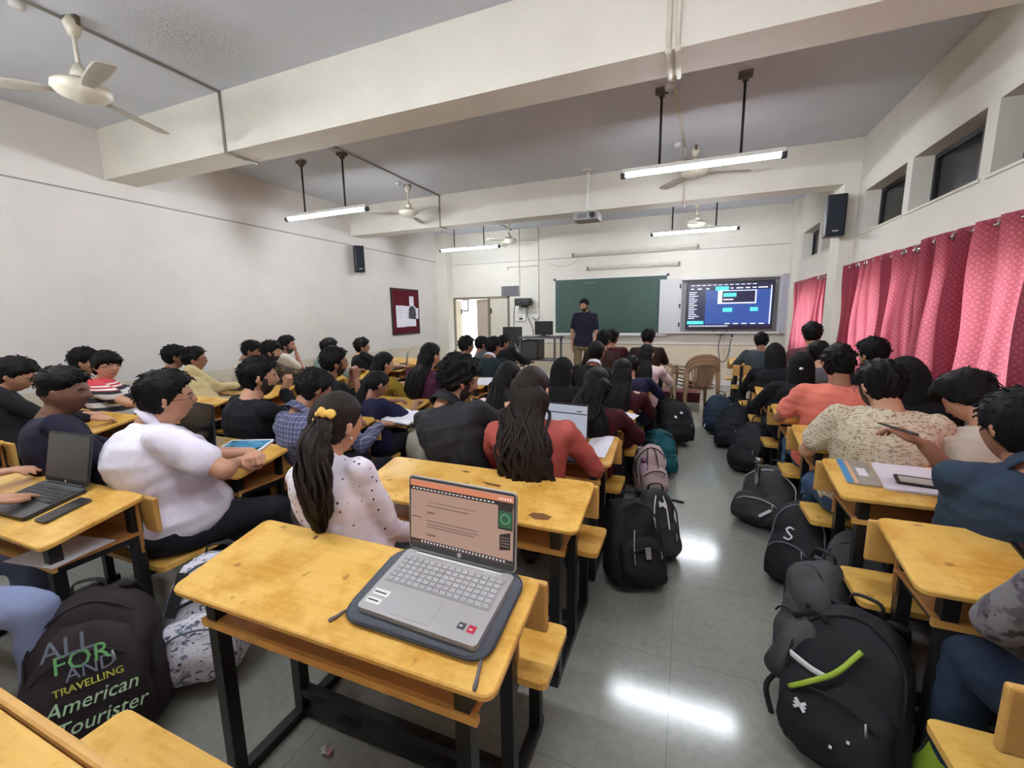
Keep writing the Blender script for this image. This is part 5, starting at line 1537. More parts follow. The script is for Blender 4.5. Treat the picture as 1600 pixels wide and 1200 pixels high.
def beard_mesh(Hm, s, full):
    n, F = ICO[4]; base = head_surf(n); x, y, z = np.abs(n[:, 0]), n[:, 1], n[:, 2]
    m = sstep(-0.28, -0.42, z + 0.25 * np.clip(y - 0.55, 0, 1) * 0 + 0.34 * np.clip(0.5 - y, 0, 1) * -1) * sstep(-0.12, 0.12, y)
    m = np.maximum(m, sstep(0.42, 0.6, x) * sstep(0.10, -0.02, z) * sstep(-0.1, 0.1, y) * sstep(0.62, 0.4, y))
    m = np.maximum(m, np.exp(-((z + 0.34) / 0.05) ** 2) * sstep(0.34, 0.26, x) * sstep(.6, .75, y))
    m = m * (1 - np.exp(-((x / 0.2) ** 2 + ((z + 0.45) / 0.05) ** 2)) * sstep(.6, .8, y))
    nn = base / np.linalg.norm(base, axis=1)[:, None]
    P = (base * 0.95 * (1 - m)[:, None] + (base + nn * (0.005 if full else 0.0022)) * m[:, None]) * s
    bm = B(); vs = [bm.verts.new(Hm @ V(*p)) for p in P]
    for f in F:
        bm.faces.new([vs[i] for i in f])
    return bm


def person(label, hip, head, yaw=0.0, look=None, hpitch=0.0, hroll=0.0, g=1.0, sc=1.0, skin=1, hair='short', hm=HAIR, thick=0.022, shirt=None, sleeve='long',
           pants=None, hl=None, hr=None, pose=('relax', 'relax'), pl=None, pr=None, near=1, stand=False, beard=0, glasses=None, tail=0.0, tdx=0.0, tw=1.0, wave=0.0, collar=None, coll_m=None,
           seed=None, spread=0.0, kneef=0.40, dl=None, dr=None, nl=None, nr=None, hem=0.0, nk=0.120, lapel=None, kl=None, kr=None):
    seed = seed if seed is not None else int(abs(head[0] * 137 + head[1] * 311)) % 997
    hip = V(hip[0], hip[1], 0.0)
    if not stand:
        hip += V(-math.sin(math.radians(yaw)), math.cos(math.radians(yaw)), 0) * (0.07 + max(0, g - 1) * 0.12)
    root = thing('person', label, 'person', hip)
    O = hip
    yaw = math.radians(yaw)
    Fw = V(-math.sin(yaw), math.cos(yaw), 0); S = V(math.cos(yaw), math.sin(yaw), 0); UP = V(0, 0, 1)
    vox = {0: 0.0062, 1: 0.0088, 2: 0.0115}[near]
    zs = 0.43
    P0 = V(0, 0, (0.89 if stand else zs + 0.085))
    Hd = V(head) - O
    if look is None:
        look = (0.6, 9.6, 1.6)
    if isinstance(look, (int, float)):
        hy = math.radians(look)
    else:
        dd = V(look) - V(head); hy = math.atan2(-dd.x, dd.y)
    Hrot = Matrix.Rotation(hy, 4, 'Z') @ Matrix.Rotation(-math.radians(hpitch), 4, 'X') @ Matrix.Rotation(math.radians(hroll), 4, 'Y')
    Hm = Matrix.Translation(Hd) @ Hrot
    LAST['Hm'] = Hm; LAST['s'] = sc * 0.97
    hs = sc * 0.97
    hf = Hrot @ V(0, 1, 0); hu = Hrot @ V(0, 0, 1)
    nb = Hd - hf * 0.028 * sc - hu * 0.075 * sc                  # skull base
    N = Hd - UP * nk * sc - (hf * 0.03 + Fw * 0.04) * sc - (hu - UP * hu.z) * 0.10          # neck base
    mid = (P0 + N) / 2 - Fw * (0.035 if not stand else 0.0) * (1 + max(0, (N - P0).dot(Fw)) * 2.0)

    def spine(t):
        return P0 * (1 - t) ** 2 + mid * 2 * t * (1 - t) + N * t * t

    prof_t = [-0.10, 0.0, .12, .3, .5, .68, .83, .92, .965, 1.0]
    pw = [.15, .172, .176, .152, .160, .178, .182, .150, .100, .066]
    pd = [.10, .125, .130, .112, .116, .122, .112, .090, .072, .062]
    gg = [g, g, g, g, g, 1 + (g - 1) * .8, 1 + (g - 1) * .6, 1 + (g - 1) * .4, 1, 1]

    def torso(bm, k, add, t0, tw_=1.0):
        rings = []
        for t, w, d, q in zip(prof_t, pw, pd, gg):
            if t < t0:
                continue
            c = spine(t) if t >= 0 else P0 + (P0 - spine(0.05)).normalized() * (-t * 0.5)
            T = (spine(min(1, t + .03)) - spine(max(0, t - .03))).normalized() if t > 0 else (spine(.05) - P0).normalized()
            Sx = (S - T * S.dot(T)).normalized(); F = T.cross(Sx)
            off = F * (0.02 * (q - 1) * 4 if t < .6 else 0.0)
            rings.append(ring(c + off, Sx, F, (w * k * sc * q + add), (d * k * sc * q * (1 + (q - 1) * .4) + add), 24, 2.3))
        loft(bm, rings)
    Tn = (spine(.9) - spine(.75)).normalized(); Sx = (S - Tn * S.dot(Tn)).normalized(); Ft = Tn.cross(Sx)
    shp = [spine(.885) + Sx * (q * 0.178 * sc * (1 + (g - 1) * .4)) - Tn * 0.005 + Ft * 0.01 for q in (-1, 1)]
    l1, l2 = 0.285 * sc, 0.25 * sc
    tgt = [hl, hr]; poles = [pl, pr]; arms = []
    for i, q in enumerate((-1, 1)):
        if tgt[i] is None:
            wv = (Fw * (0.30 + 0.05 * math.sin(seed + i)) + S * q * (0.13 + 0.03 * math.cos(seed * 1.7 + i)) + UP * 0.80) if not stand else (shp[i] + S * q * 0.09 - UP * 0.50 + Fw * 0.05)
        elif isinstance(tgt[i], tuple) and tgt[i][0] == 'rel':
            wv = S * tgt[i][1][0] + Fw * tgt[i][1][1] + UP * tgt[i][1][2]
        else:
            wv = V(tgt[i]) - O
        po = (S * q * (0.75 + spread) - UP * 0.8 - Fw * 0.25) if poles[i] is None else V(poles[i])
        e = ik(shp[i], wv, l1, l2, po)
        arms.append((shp[i], e, wv))
    # ---- body: one continuous skin surface
    bm = B()
    n, F = ICO[5 if near == 0 else 4]
    vs = [bm.verts.new(Hm @ V(*p)) for p in head_surf(n) * hs]
    for f in F:
        bm.faces.new([vs[i] for i in f])
    for q in (-1, 1):
        rs_ = []
        for (yy, zz, rx, rz_) in ((0.012, -0.034, .005, .009), (0.004, -0.022, .007, .014), (-0.003, 0.0, .009, .022), (-0.008, 0.018, .009, .021), (-0.008, .032, .005, .010)):
            pass
        E = Hm @ V(q * 0.077 * hs, -0.004 * hs, -0.006 * hs); ex = (Hrot @ V(q * 0.85, -0.5, 0)).normalized()
        bone(bm, E - hu * 0.02 * hs - ex * .004, E + hu * 0.02 * hs + ex * 0.007, 0.0105 * hs, 0.0135 * hs, 10); bone(bm, E + ex * 0.007 + hu * 0.016 * hs, E + ex * 0.009 - hu * .006 * hs - hf * 0.008 * hs, 0.011 * hs, 0.010 * hs, 8)
    bone(bm, N - UP * 0.02, nb, 0.058 * sc * (1 + (g - 1) * .5), 0.054 * sc * (1 + (g - 1) * .5), 16)
    bone(bm, nb, nb + hu * 0.03, 0.052 * sc, 0.055 * sc, 14)
    torso(bm, 0.84, 0.0, 0.0)
    for i, q in enumerate((-1, 1)):
        A, E, W = arms[i]
        bone(bm, spine(.90), A, 0.045 * sc, 0.046 * sc)
        bone(bm, A, E, 0.043 * sc * g ** .5, 0.036 * sc * g ** .5); bone(bm, E, W, 0.037 * sc * g ** .5, 0.025 * sc)
        D = (W - E).normalized() if (dl, dr)[i] is None else V((dl, dr)[i]).normalized()
        if stand and (dl, dr)[i] is None:
            nm = S * -q
        else:
            nm = V((nl, nr)[i]) if (nl, nr)[i] is not None else -UP
        if (dl, dr)[i] is None and not stand and tgt[i] is None:
            D = (D + V(0, 0, -D.z * 0.9)).normalized()
        hand(bm, W + D * 0.005, D, nm, -q, sc * 0.98, pose[i])
    # ---- legs
    legs = []
    for i, q in enumerate((-1, 1)):
        h0 = P0 + S * q * 0.085 * sc * g - UP * 0.0
        if stand:
            kn = V(S * q * 0.11 + UP * 0.50 + Fw * 0.03); an = V(S * q * 0.14 + UP * 0.09 - Fw * 0.01)
        else:
            kk = (kl, kr)[i]
            kn = V(S * q * (0.12 + spread * .25) * g + Fw * kneef * sc + UP * 0.50) if kk is None else V(kk) - O
            an = V(kn.x, kn.y, 0) - Fw * 0.02 + UP * 0.09 + S * q * 0.01
        legs.append((h0, kn, an))
        bone(bm, h0, kn, 0.062, 0.045); bone(bm, kn, an, 0.044, 0.034)
        bone(bm, an - UP * .02, an + Fw * 0.10 - UP * 0.055, 0.034, 0.028)
    body = remeshed('body', bm, SKIN[skin], root, vox, 1 if near == 0 else 2)
    # ---- trousers and shoes
    bm = B()
    for i, q in enumerate((-1, 1)):
        h0, kn, an = legs[i]
        bone(bm, h0 - UP * 0.0, kn, 0.088 * sc * g ** .6, 0.066 * sc, 14); bone(bm, kn, an, 0.064 * sc, 0.052 * sc, 14)
    tr = []
    for dz, w, d in ((-0.085, .10, .08), (-0.07, .16, .115), (0, .178, .135), (.08, .165, .125), (.12, .155, .115)):
        tr.append(ring(P0 + (spine(.1) - P0).normalized() * dz, S, Fw, w * g * sc, d * g * sc, 20, 2.4))
    loft(bm, tr)
    remeshed('trousers', bm, pants or PANT, root, max(vox, 0.0105) * 1.15, 2, 0.005, seed + 1)
    for i, q in enumerate((-1, 1)):
        an = legs[i][2]; bm = B(); rs_ = []
        for yy, w, h in ((-0.07, .03, .05), (-0.05, .038, .07), (0.0, .04, .075), (.07, .045, .055), (.14, .044, .04), (.175, .03, .028), (.185, .012, .014)):
            rs_.append(ring(V(an.x, an.y, 0) + Fw * yy + UP * (h * .5 + .004), S, UP, w, h * .5, 14, 2.6))
        loft(bm, rs_); obj('shoe', bm, SHOE, root, True)
    # ---- shirt
    bm = B(); torso(bm, 1.0, 0.010, -0.10 if hem == 0 else -0.1)
    sl = 0.0575 * sc * g ** .5
    for i, q in enumerate((-1, 1)):
        A, E, W = arms[i]
        bone(bm, spine(.93) - Tn * 0.014, A - Tn * .006 - Sx * q * 0.012, 0.058 * sc, 0.058 * sc * g ** .3, 14); bone(bm, spine(.80) + Sx * q * .07, A - Tn * 0.03 - Sx * q * .015, 0.075 * sc, 0.058 * sc, 14)
        if sleeve == 'long':
            bone(bm, A, E, sl, 0.052 * sc * g ** .5, 14); bone(bm, E, E + (W - E) * 0.93, 0.050 * sc * g ** .5, 0.037 * sc, 14)
        elif sleeve == 'rolled':
            bone(bm, A, E, sl, 0.054 * sc * g ** .5, 14); bone(bm, E, E + (W - E) * 0.28, 0.052 * sc, 0.050 * sc, 14)
        else:
            bone(bm, A, A + (E - A) * 0.66, sl * 1.04, 0.066 * sc * g ** .4, 14)
    remeshed('shirt', bm, shirt, root, max(vox, 0.0085) * 1.12, 4 if near < 2 else 3, 0.0052 if near < 2 else 0.0035, seed)
    if collar:
        bm = B(); rs_ = []
        Tc = (nb - N).normalized(); S2 = (S - Tc * S.dot(Tc)).normalized(); F2 = Tc.cross(S2)
        for k, (dz, r) in enumerate(((-0.014, .072), (0.006, .066), (0.022, .062), (0.027, .066), (0.008, .073), (-0.018, .083))):
            z = dz if collar == 'shirt' else dz * (1.6 if dz > 0 else 1)
            rs_.append(ring(N + Tc * (z + 0.005) - F2 * 0.004, S2, F2, r * sc * 1.0, r * sc * 0.98, 22))
        loft(bm, rs_, False, True)
        obj('collar', bm, coll_m or shirt, root, True)
    # ---- face
    if hair != 'hijab_none':
        for q in (-1, 1):
            bm = B(); bmesh.ops.create_uvsphere(bm, u_segments=10, v_segments=8, radius=0.0100 * hs, matrix=Hm @ Matrix.Translation(V(q * 0.030, 0.0735, 0.004) * hs)); eye = obj('eye', bm, EYE_W, root, True)
            bm = B(); bmesh.ops.create_uvsphere(bm, u_segments=8, v_segments=6, radius=0.0062 * hs, matrix=Hm @ Matrix.Translation(V(q * 0.030, 0.0795, 0.004) * hs)); obj('iris', bm, EYE_D, eye, True)
            bm = B(); tube(bm, [Hm @ (V(q * a, b, c) * hs) for a, b, c in ((.013, .0925, .022), (.03, .0895, .027), (.048, .077, .022))], [.003, .0042, .002], 6); obj('eyebrow', bm, hm, root, True)
        bm = B(); tube(bm, [Hm @ (V(a, b, c) * hs) for a, b, c in ((-.022, .078, -.055), (-.008, .0885, -.053), (.008, .0885, -.053), (.022, .078, -.055))], [.002, .0045, .0045, .002], 6); obj('lips', bm, LIP, root, True)
    if beard:
        obj('beard', beard_mesh(Hm, hs, beard == 2), STUB, root, True)
    if glasses:
        bm = B()
        for q in (-1, 1):
            c = V(q * 0.032, 0.098, 0.002) * hs
            loft(bm, [[Hm @ (c + V(math.cos(a) * 0.025, -0.006 * abs(math.cos(a)) ** 2, math.sin(a) * 0.019) * hs + V(dx, dy, 0) * .0018) for dx, dy in ((1, 0), (0, 1), (-1, 0), (0, -1))] for a in [2 * PI * k / 20 for k in range(20)]], False, True)
            tube(bm, [Hm @ (V(q * a, b, c2) * hs) for a, b, c2 in ((.056, .092, .006), (.078, .04, .008), (.082, -.004, .006), (.08, -.02, -.008))], 0.0018, 6)
        tube(bm, [Hm @ (V(a, .100, .006) * hs) for a in (-.008, .008)], 0.0018, 6)
        obj('glasses', bm, glasses, root, True)
    # ---- hair
    bm = B()
    sub = 5 if near == 0 else 4
    if hair == 'hijab':
        n, F = ICO[4]; b = head_surf(n); y, z = n[:, 1], n[:, 2]
        face = sstep(0.52, 0.66, y - 0.12 * np.abs(n[:, 0])) * sstep(0.62, 0.45, z) * sstep(-0.98, -0.8, z)
        nn = b / np.linalg.norm(b, axis=1)[:, None]
        P = ((b + nn * (0.016 + 0.006 * np.clip(-y, 0, 1))[:, None]) * (1 - face)[:, None] + b * 0.94 * face[:, None]) * hs
        vs = [bm.verts.new(Hm @ V(*p)) for p in P]
        for f in F:
            bm.faces.new([vs[i] for i in f])
        rings = []
        hb = Hd - hf * 0.02
        for k, (t, rx, ry) in enumerate(((-.28, .05, .06), (-.2, .074, .088), (-.1, .086, .102), (0.0, .092, .107), (.15, .094, .108), (.32, .098, .10), (.5, .135, .115), (.66, .195, .14), (.82, .225, .16), (1.0, .235, .165))):
            c = hb * (1 - t) + (spine(.45) - Ft * 0.01) * t
            if t < .4:
                c = c - hf * 0.01
            T = UP; rr = ring(c, S if t > .4 else (Hrot @ V(1, 0, 0)), Fw if t > .4 else hf, rx * sc, ry * sc, 40, 2.2)
            rr = [c + (p - c) * (1 + 0.035 * t * math.sin(9 * 2 * PI * j / 40 + seed + 2 * t) + 0.02 * t * math.sin(17 * 2 * PI * j / 40)) for j, p in enumerate(rr)]
            if t < .45:                                      # leave the face free
                rr = [p - (hf * max(0.0, (p - c).normalized().dot(hf)) ** 2 * 0.075 * (1 if t < .3 else .4)) for p in rr]
            rings.append(rr)
        loft(bm, rings, True)
        obj('headscarf', bm, SCARF, root, True)
        return root
    hair_cap(bm, Hm, hs, hair, sub, seed, thick * sc)
    if tail:
        # free hair falling down the back
        crown = Hd - hf * 0.030 + hu * 0.055
        nape = nb - hf * 0.055 * sc - hu * 0.02
        b1 = spine(.88) - Ft * 0.115 * sc; b2 = spine(.66) - Ft * (0.15 * sc); b3 = spine(max(0.0, .66 - tail)) - Ft * 0.16 * sc * (1 + (g - 1)) + Sx * tdx
        path = smooth_path([crown, Hd - hf * 0.062 - hu * 0.015, nape, b1, b2, (b2 + b3) / 2, b3], 26)
        rx = np.interp(np.linspace(0, 1, 26), [0, .15, .32, .5, .7, .88, 1], [.062, .080, .082, .098, .095, .066, .02]) * tw * sc
        ry = np.interp(np.linspace(0, 1, 26), [0, .15, .32, .5, .75, 1], [.05, .062, .055, .045, .036, .012]) * sc
        rings = []
        Rx = (Hrot @ V(1, 0, 0))
        for i, p in enumerate(path):
            T = path[min(i + 1, 25)] - path[max(i - 1, 0)]; T.normalize()
            h = (Rx * (1 - i / 25) + Sx * (i / 25)); Sq = (h - T * h.dot(T)).normalized(); Fq = T.cross(Sq)
            p = p + Sq * wave * 0.02 * math.sin(i * .55 + seed)
            rr = ring(p, Sq, Fq, rx[i], ry[i], 56, 2.2)
            rr = [p + (q - p) * (1 + (0.02 + 0.035 * i / 25) * math.sin(j * 2 * PI / 56 * 13 + 1.6 * math.sin(i * .35 + seed)) + 0.02 * math.sin(j * 2 * PI / 56 * 27 + i * .2)) for j, q in enumerate(rr)]
            rings.append(rr)
        loft(bm, rings)
        rs = np.random.RandomState(seed)
        nl_ = 26 if near == 0 else 14
        for k in range(nl_):
            a = rs.rand() * 2 - 1; i0 = rs.randint(6, 13); pts = []
            for i in range(i0, 26):
                e = (i - i0) / (25 - i0); T = path[min(i + 1, 25)] - path[max(i - 1, 0)]; T.normalize(); Sq = (Sx - T * Sx.dot(T)).normalized(); Fq = T.cross(Sq)
                out = math.sqrt(max(0, 1 - min(1, abs(a)) ** 2.2)) * ry[i] * 0.92
                sgn = 1 if Fq.dot(Ft) < 0 else -1
                pts.append(path[i] + Sq * (a * rx[i] * 0.98 + (0.006 + 0.02 * wave) * math.sin(e * (6 + 9 * wave) + k)) + Fq * sgn * (out + 0.004 + 0.012 * wave * math.sin(e * 8 + k * 2)))
            pts.append(pts[-1] + (pts[-1] - pts[-2]) * (0.6 + 2.6 * rs.rand()))
            tube(bm, pts, [0.004 + 0.008 * math.sin(PI * min(1, (q + 1.5) / (len(pts) + 1))) for q in range(len(pts))], 7, 0.6, Sx)
    obj('hair', bm, hm, root, True)
    return root


# clothes
STUB = mat('stubble', (52, 38, 31), 0.8, var=0.35, vscale=120)
PANT = fabric('dark_trousers', (30, 30, 36), 0.15); JEANS = fabric('blue_jeans', (62, 84, 112), 0.18, 0.5); JEANSD = fabric('dark_jeans', (36, 48, 66), 0.18, 0.5); JEANSL = fabric('pale_jeans', (122, 132, 164), 0.15, 0.5)
KHAKI = fabric('khaki_trousers', (134, 120, 90), 0.12); SHOE = mat('dark_shoe', (34, 32, 32), 0.5, var=0.15, vscale=20)
SCARF = fabric('black_scarf', (17, 16, 18), 0.2, 0.35, 0.85)
F_BLACK = fabric('black_cotton', (24, 24, 28), 0.2); F_JKT = fabric('black_jacket', (40, 40, 44), 0.12, 0.3, 0.75); F_NAVY = fabric('navy_cotton', (34, 33, 48), 0.18); F_WHITE = fabric('white_cotton', (226, 222, 236), 0.05, 0.35)
F_OFFW = fabric('offwhite_cotton', (206, 200, 188), 0.06, 0.35); F_CREAM = fabric('cream_cotton', (190, 182, 166), 0.07, 0.35); F_YEL = fabric('pale_yellow_cotton', (196, 180, 136), 0.08); F_CORAL = fabric('coral_cotton', (228, 128, 112), 0.08)
F_RUST = fabric('rust_red_cotton', (172, 86, 80), 0.12); F_MUST = fabric('mustard_cotton', (150, 122, 46), 0.14); F_NAVYD = fabric('deep_navy_cotton', (32, 32, 58), 0.15); F_PLUM = fabric('plum_hoodie', (74, 34, 56), 0.15)
F_TEALD = fabric('dark_teal_jacket', (30, 42, 48), 0.15); F_TEALP = fabric('pale_teal_cotton', (128, 148, 140), 0.1); F_MAR = fabric('maroon_cotton', (66, 24, 34), 0.15); F_PINKW = fabric('pale_pink_cotton', (214, 186, 186), 0.1)
F_GREY = fabric('grey_tee', (82, 84, 88), 0.14); F_GTEAL = fabric('grey_blue_jacket', (66, 76, 82), 0.14); F_BRMAR = fabric('brown_maroon_cotton', (92, 62, 62), 0.14); F_DBROWN = fabric('dark_brown_jacket', (50, 34, 30), 0.18)
F_DENIM = fabric('dark_denim', (46, 60, 76), 0.16, 0.55); M_PLAID = m_plaid(); M_STR = m_stripes(); M_DOT = m_dots()
M_LEAF = m_print('cream_leaf_print', (212, 202, 176), (164, 146, 116), (140, 122, 96), 40, (1, 1, 2.2)); M_CAMO = m_print('grey_camouflage', (104, 100, 104), (72, 68, 72), (46, 42, 46), 13, (1, 1, 1.3)); M_DARKPR = m_print('brown_black_print', (62, 50, 42), (30, 26, 26), (112, 92, 70), 14, (1, 1, 1.2))
GOLDF = mat('thin_gold_frame', (120, 96, 70), 0.3, metal=0.5); BLKF = mat('black_spectacle_frame', (18, 18, 20), 0.3)
FRONT = (0.6, 9.7, 1.6); DOWN = 38
P = person
# ---- middle column, from the back
P19 = P('woman in white polka dot shirt with wavy ponytail and yellow scrunchie', (-1.12, 1.15), at(527, 664, 1.22), -4, (0.2, 9, 1.3), 4, 4, 0.86, 1.0, 0, 'tied', HAIRB, 0.014, M_DOT, 'long', F_GREY, near=0, collar='shirt', hl=('rel', (-0.10, 0.24, 0.56)), hr=('rel', (0.07, 0.24, 0.56)), pr=(0.25, -0.6, -0.8))
# her ponytail, scrunchie and ear stud
bm = B(); bmesh.ops.create_uvsphere(bm, u_segments=8, v_segments=6, radius=0.0045, matrix=LAST['Hm'] @ Matrix.Translation(V(0.084, 0.002, -0.034))); obj('ear_stud', bm, WHITE, P19, True)
o19 = V(P19.location); hd = at(527, 664, 1.22) - o19
bm = B(); rs = np.random.RandomState(3)
tail0 = at(503, 655, 1.13) - o19
pth = smooth_path([tail0, at(492, 690, 1.06) - o19, at(490, 735, 1.02) - o19, at(494, 785, 1.01) - o19, at(498, 826, 1.03) - o19], 26)
wdt = np.interp(np.linspace(0, 1, 26), [0, .1, .3, .55, .8, 1], [.022, .042, .052, .05, .038, .012])
rings = []
for i, p in enumerate(pth):
    T = (pth[min(i + 1, 25)] - pth[max(i - 1, 0)]).normalized(); Sq, Fq = frame(T, V(1, 0.3, 0))
    rr = ring(p + Sq * 0.007 * math.sin(i * .8), Sq, Fq, wdt[i], wdt[i] * .7, 40)
    rings.append([p + (q - p) * (1 + .07 * math.sin(j * 2 * PI / 40 * 9 + 1.5 * math.sin(i * .5)) + .03 * math.sin(j * .9 + i)) for j, q in enumerate(rr)])
loft(bm, rings)
for k in range(30):
    a = rs.rand() * 2 * PI; i0 = rs.randint(0, 14); pts = []
    for i in range(i0, 26):
        T = (pth[min(i + 1, 25)] - pth[max(i - 1, 0)]).normalized(); Sq, Fq = frame(T, V(1, 0.3, 0)); e = (i - i0) / 26
        w = wdt[i] * (1.0 + .25 * e); pts.append(pth[i] + Sq * (math.cos(a) * w + 0.012 * math.sin(e * 16 + k)) + Fq * (math.sin(a) * w * .7 + 0.008 * math.cos(e * 14 + k)))
    pts.append(pts[-1] + (pts[-1] - pts[-2]) * (0.5 + 1.5 * rs.rand()))
    tube(bm, pts, [0.003 + 0.007 * math.sin(PI * min(1, (q + 1) / (len(pts) + 1))) for q in range(len(pts))], 6, .7)
obj('ponytail', bm, HAIRB, P19, True)
bm = B(); c = tail0 + V(0.004, 0.012, 0.004); T = (pth[1] - pth[0]).normalized(); Sq, Fq = frame(T)
loft(bm, [ring(c + (Sq * math.cos(a) + Fq * math.sin(a)) * (0.026 + .006 * math.sin(a * 5)), (Sq * math.cos(a) + Fq * math.sin(a)), T, 0.014 + .005 * math.sin(a * 9), 0.019 + .004 * math.cos(a * 7), 8) for a in [2 * PI * k / 36 for k in range(36)]], False, True)
obj('scrunchie', bm, fabric('yellow_satin', (226, 186, 92), 0.1, 0.5, 0.4), P19, True)
P('man in black jacket with thick wavy hair looking to his right hand side', (-1.06, 1.95), at(717, 595, 2.03), -6, -42, 16, 0, 1.06, 1.04, 0, 'curly', HAIR, 0.026, F_JKT, 'long', PANT, near=0, beard=1, collar='jacket', pr=None, hr=at(798, 640, 2.40))
P20 = [o for o in COL.objects if o.get('label', '').startswith('man in black jacket with thick wavy')][0]
bm = B(); c = at(785, 648, 2.365) - V(P20.location); T = V(0.5, 0.8, 0.1).normalized(); Sq, Fq = frame(T)
loft(bm, [ring(c + (Sq * math.cos(a) + Fq * math.sin(a)) * 0.033, Sq * math.cos(a) + Fq * math.sin(a), T, 0.004, 0.012, 6) for a in [2 * PI * k / 20 for k in range(20)]], False, True)
obj('wrist_watch', bm, BLACKP, P20, True)
P('woman in rust red top with long straight dark hair', (-0.66, 1.9), at(832, 614, 1.98), 6, (0.2, 9, 1.0), 10, -6, 0.95, 1.0, 0, 'long', HAIRB, 0.018, F_RUST, 'long', JEANSL, near=0, tail=0.54, tw=1.2, wave=0.9, tdx=0.10)
P('woman with dark hair and pink sleeve half hidden behind the long brown hair', (-1.10, 2.66), at(795, 592, 2.78), 0, -15, 14, 0, 0.9, 0.95, 0, 'long', HAIR, 0.018, F_PINKW, 'long', PANT, near=1, tail=0.35)
P('woman with black curly hair bent over her desk', (-0.55, 2.64), at(932, 606, 2.78), 0, 0, 30, 0, 0.9, 0.97, 0, 'long', HAIR, 0.026, F_MAR, 'long', PANT, near=1, tail=0.5, tw=1.15, wave=1.0)
P('woman in black headscarf leaning forward in the middle column', (-0.98, 3.4), at(880, 580, 3.5), 0, FRONT, 6, 0, 0.95, 0.94, 0, 'hijab', HAIR, 0.02, F_BLACK, 'long', PANT, near=1)
P('woman in maroon sleeves with black hair by the aisle', (-0.50, 3.38), at(972, 584, 3.5), 0, 5, 18, 0, 0.92, 0.94, 0, 'long', HAIR, 0.02, F_MAR, 'long', PANT, near=1, tail=0.3)
P('person in black jacket with white collar tips and tied up hair', (-0.86, 4.15), at(932, 552, 4.25), 0, FRONT, 4, 0, 1.0, 0.95, 1, 'tied', HAIR, 0.018, F_BLACK, 'long', PANT, near=1, collar='shirt', coll_m=F_WHITE)
P('person in navy sleeves with white cuff by the aisle', (-0.42, 4.12), at(985, 574, 4.25), 0, 5, 24, 0, 0.9, 0.92, 1, 'short', HAIR, 0.02, F_NAVYD, 'long', PANT, near=2)
P('woman in pale pink top with long black hair beside the plastic chairs', (-0.42, 4.9), at(1010, 554, 5.0), 0, FRONT, 8, 0, 0.88, 0.94, 0, 'long', HAIR, 0.018, F_PINKW, 'long', PANT, near=1, tail=0.52)
P('man in dark maroon jacket in the middle column near the teacher', (-1.04, 5.62), at(944, 532, 5.7), 0, FRONT, 0, 0, 1.0, 1.0, 1, 'short', HAIR, 0.022, F_DBROWN, 'long', PANT, near=2)
P('tall man whose head shows just right of another before the chalkboard', (-0.98, 6.38), at(957, 529, 6.4), 0, FRONT, 0, 0, 1.0, 1.0, 1, 'short', HAIR, 0.022, F_MAR, 'long', PANT, near=2)
P('man in dark brown jacket at the front of the middle column by the aisle', (-0.50, 6.38), at(1013, 528, 6.4), 0, FRONT, 0, 0, 1.05, 1.0, 1, 'short', HAIR, 0.022, F_DBROWN, 'long', PANT, near=2)
# ---- column left of the middle aisle
P('heavy man in white tee shirt and glasses with folded hands', (-2.36, 1.10), at(262, 624, 1.27), -22, -32, 0, 4, 1.42, 1.05, 0, 'short', HAIR, 0.024, F_WHITE, 'short', PANT, near=0, nk=0.10, glasses=GOLDF, collar='shirt', coll_m=F_WHITE,
  hl=(-2.13, 1.52, 0.80), hr=(-2.10, 1.41, 0.78), pose=('fist', 'fist'), dl=(0.75, -0.45, -0.1), dr=(0.2, 0.9, -0.1), nl=(0.2, 0, -1), nr=(-0.6, 0.1, -0.8), pr=(0.9, -0.5, 0.0), pl=(-0.6, 0.3, -0.6))
P('man in dark navy shirt with faded haircut in profile', (-2.88, 1.07), at(102, 614, 1.16), -18, -50, 4, 0, 1.05, 1.0, 2, 'fade', HAIR, 0.028, F_NAVY, 'long', PANT, near=0)
P('student at the left edge typing on the black laptop, only arms and pale jeans showing', (-2.80, 0.36), (-2.88, 0.46, 1.19), -8, -5, 15, 0, 1.0, 1.0, 0, 'short', HAIR, 0.022, F_BLACK, 'rolled', JEANSL, near=0, hl=(-2.92, 0.83, 0.82), hr=(-2.56, 0.70, 0.80), pose=('flat', 'flat'), kr=(-2.05, 0.62, 0.52), kl=(-2.6, 0.8, 0.52))
P('man in black shirt with beard raising his hand to his chin', (-2.62, 1.84), at(406, 591, 1.95), -14, -38, 2, 0, 1.12, 1.02, 0, 'short', HAIR, 0.026, F_BLACK, 'long', PANT, near=0, beard=1, hr=at(443, 610, 2.08), dr=(0.2, 0.3, 0.6), nr=(-0.8, -0.2, 0), pose=('relax', 'fist'), pr=(0.5, 0.3, -0.9))
P('man in blue checked shirt bent over his desk', (-2.06, 1.83), at(491, 610, 1.93), -10, -20, 22, 0, 1.05, 1.0, 1, 'short', HAIR, 0.022, M_PLAID, 'long', PANT, near=0, collar='shirt')
P('bearded man in dark shirt with hands clasped before his mouth', (-2.72, 2.56), at(523, 568, 2.70), -14, -34, 2, 0, 1.0, 1.0, 1, 'short', HAIR, 0.026, F_BLACK, 'rolled', PANT, near=1, beard=1, hl=at(549, 592, 2.88), hr=at(556, 592, 2.84), dl=(0.1, 0.1, 1), dr=(0, 0.1, 1), nl=(1, 0, 0), nr=(-1, 0, 0), pose=('fist', 'fist'), pl=(0, 0.2, -1), pr=(0.3, 0.2, -1))
P('woman in navy dress with low ponytail reading her notebook', (-2.22, 2.56), at(589, 602, 2.68), -6, -24, 26, 0, 0.9, 0.92, 1, 'tied', HAIR, 0.014, F_NAVYD, 'short', PANT, near=1, tail=0.12, tw=0.4)
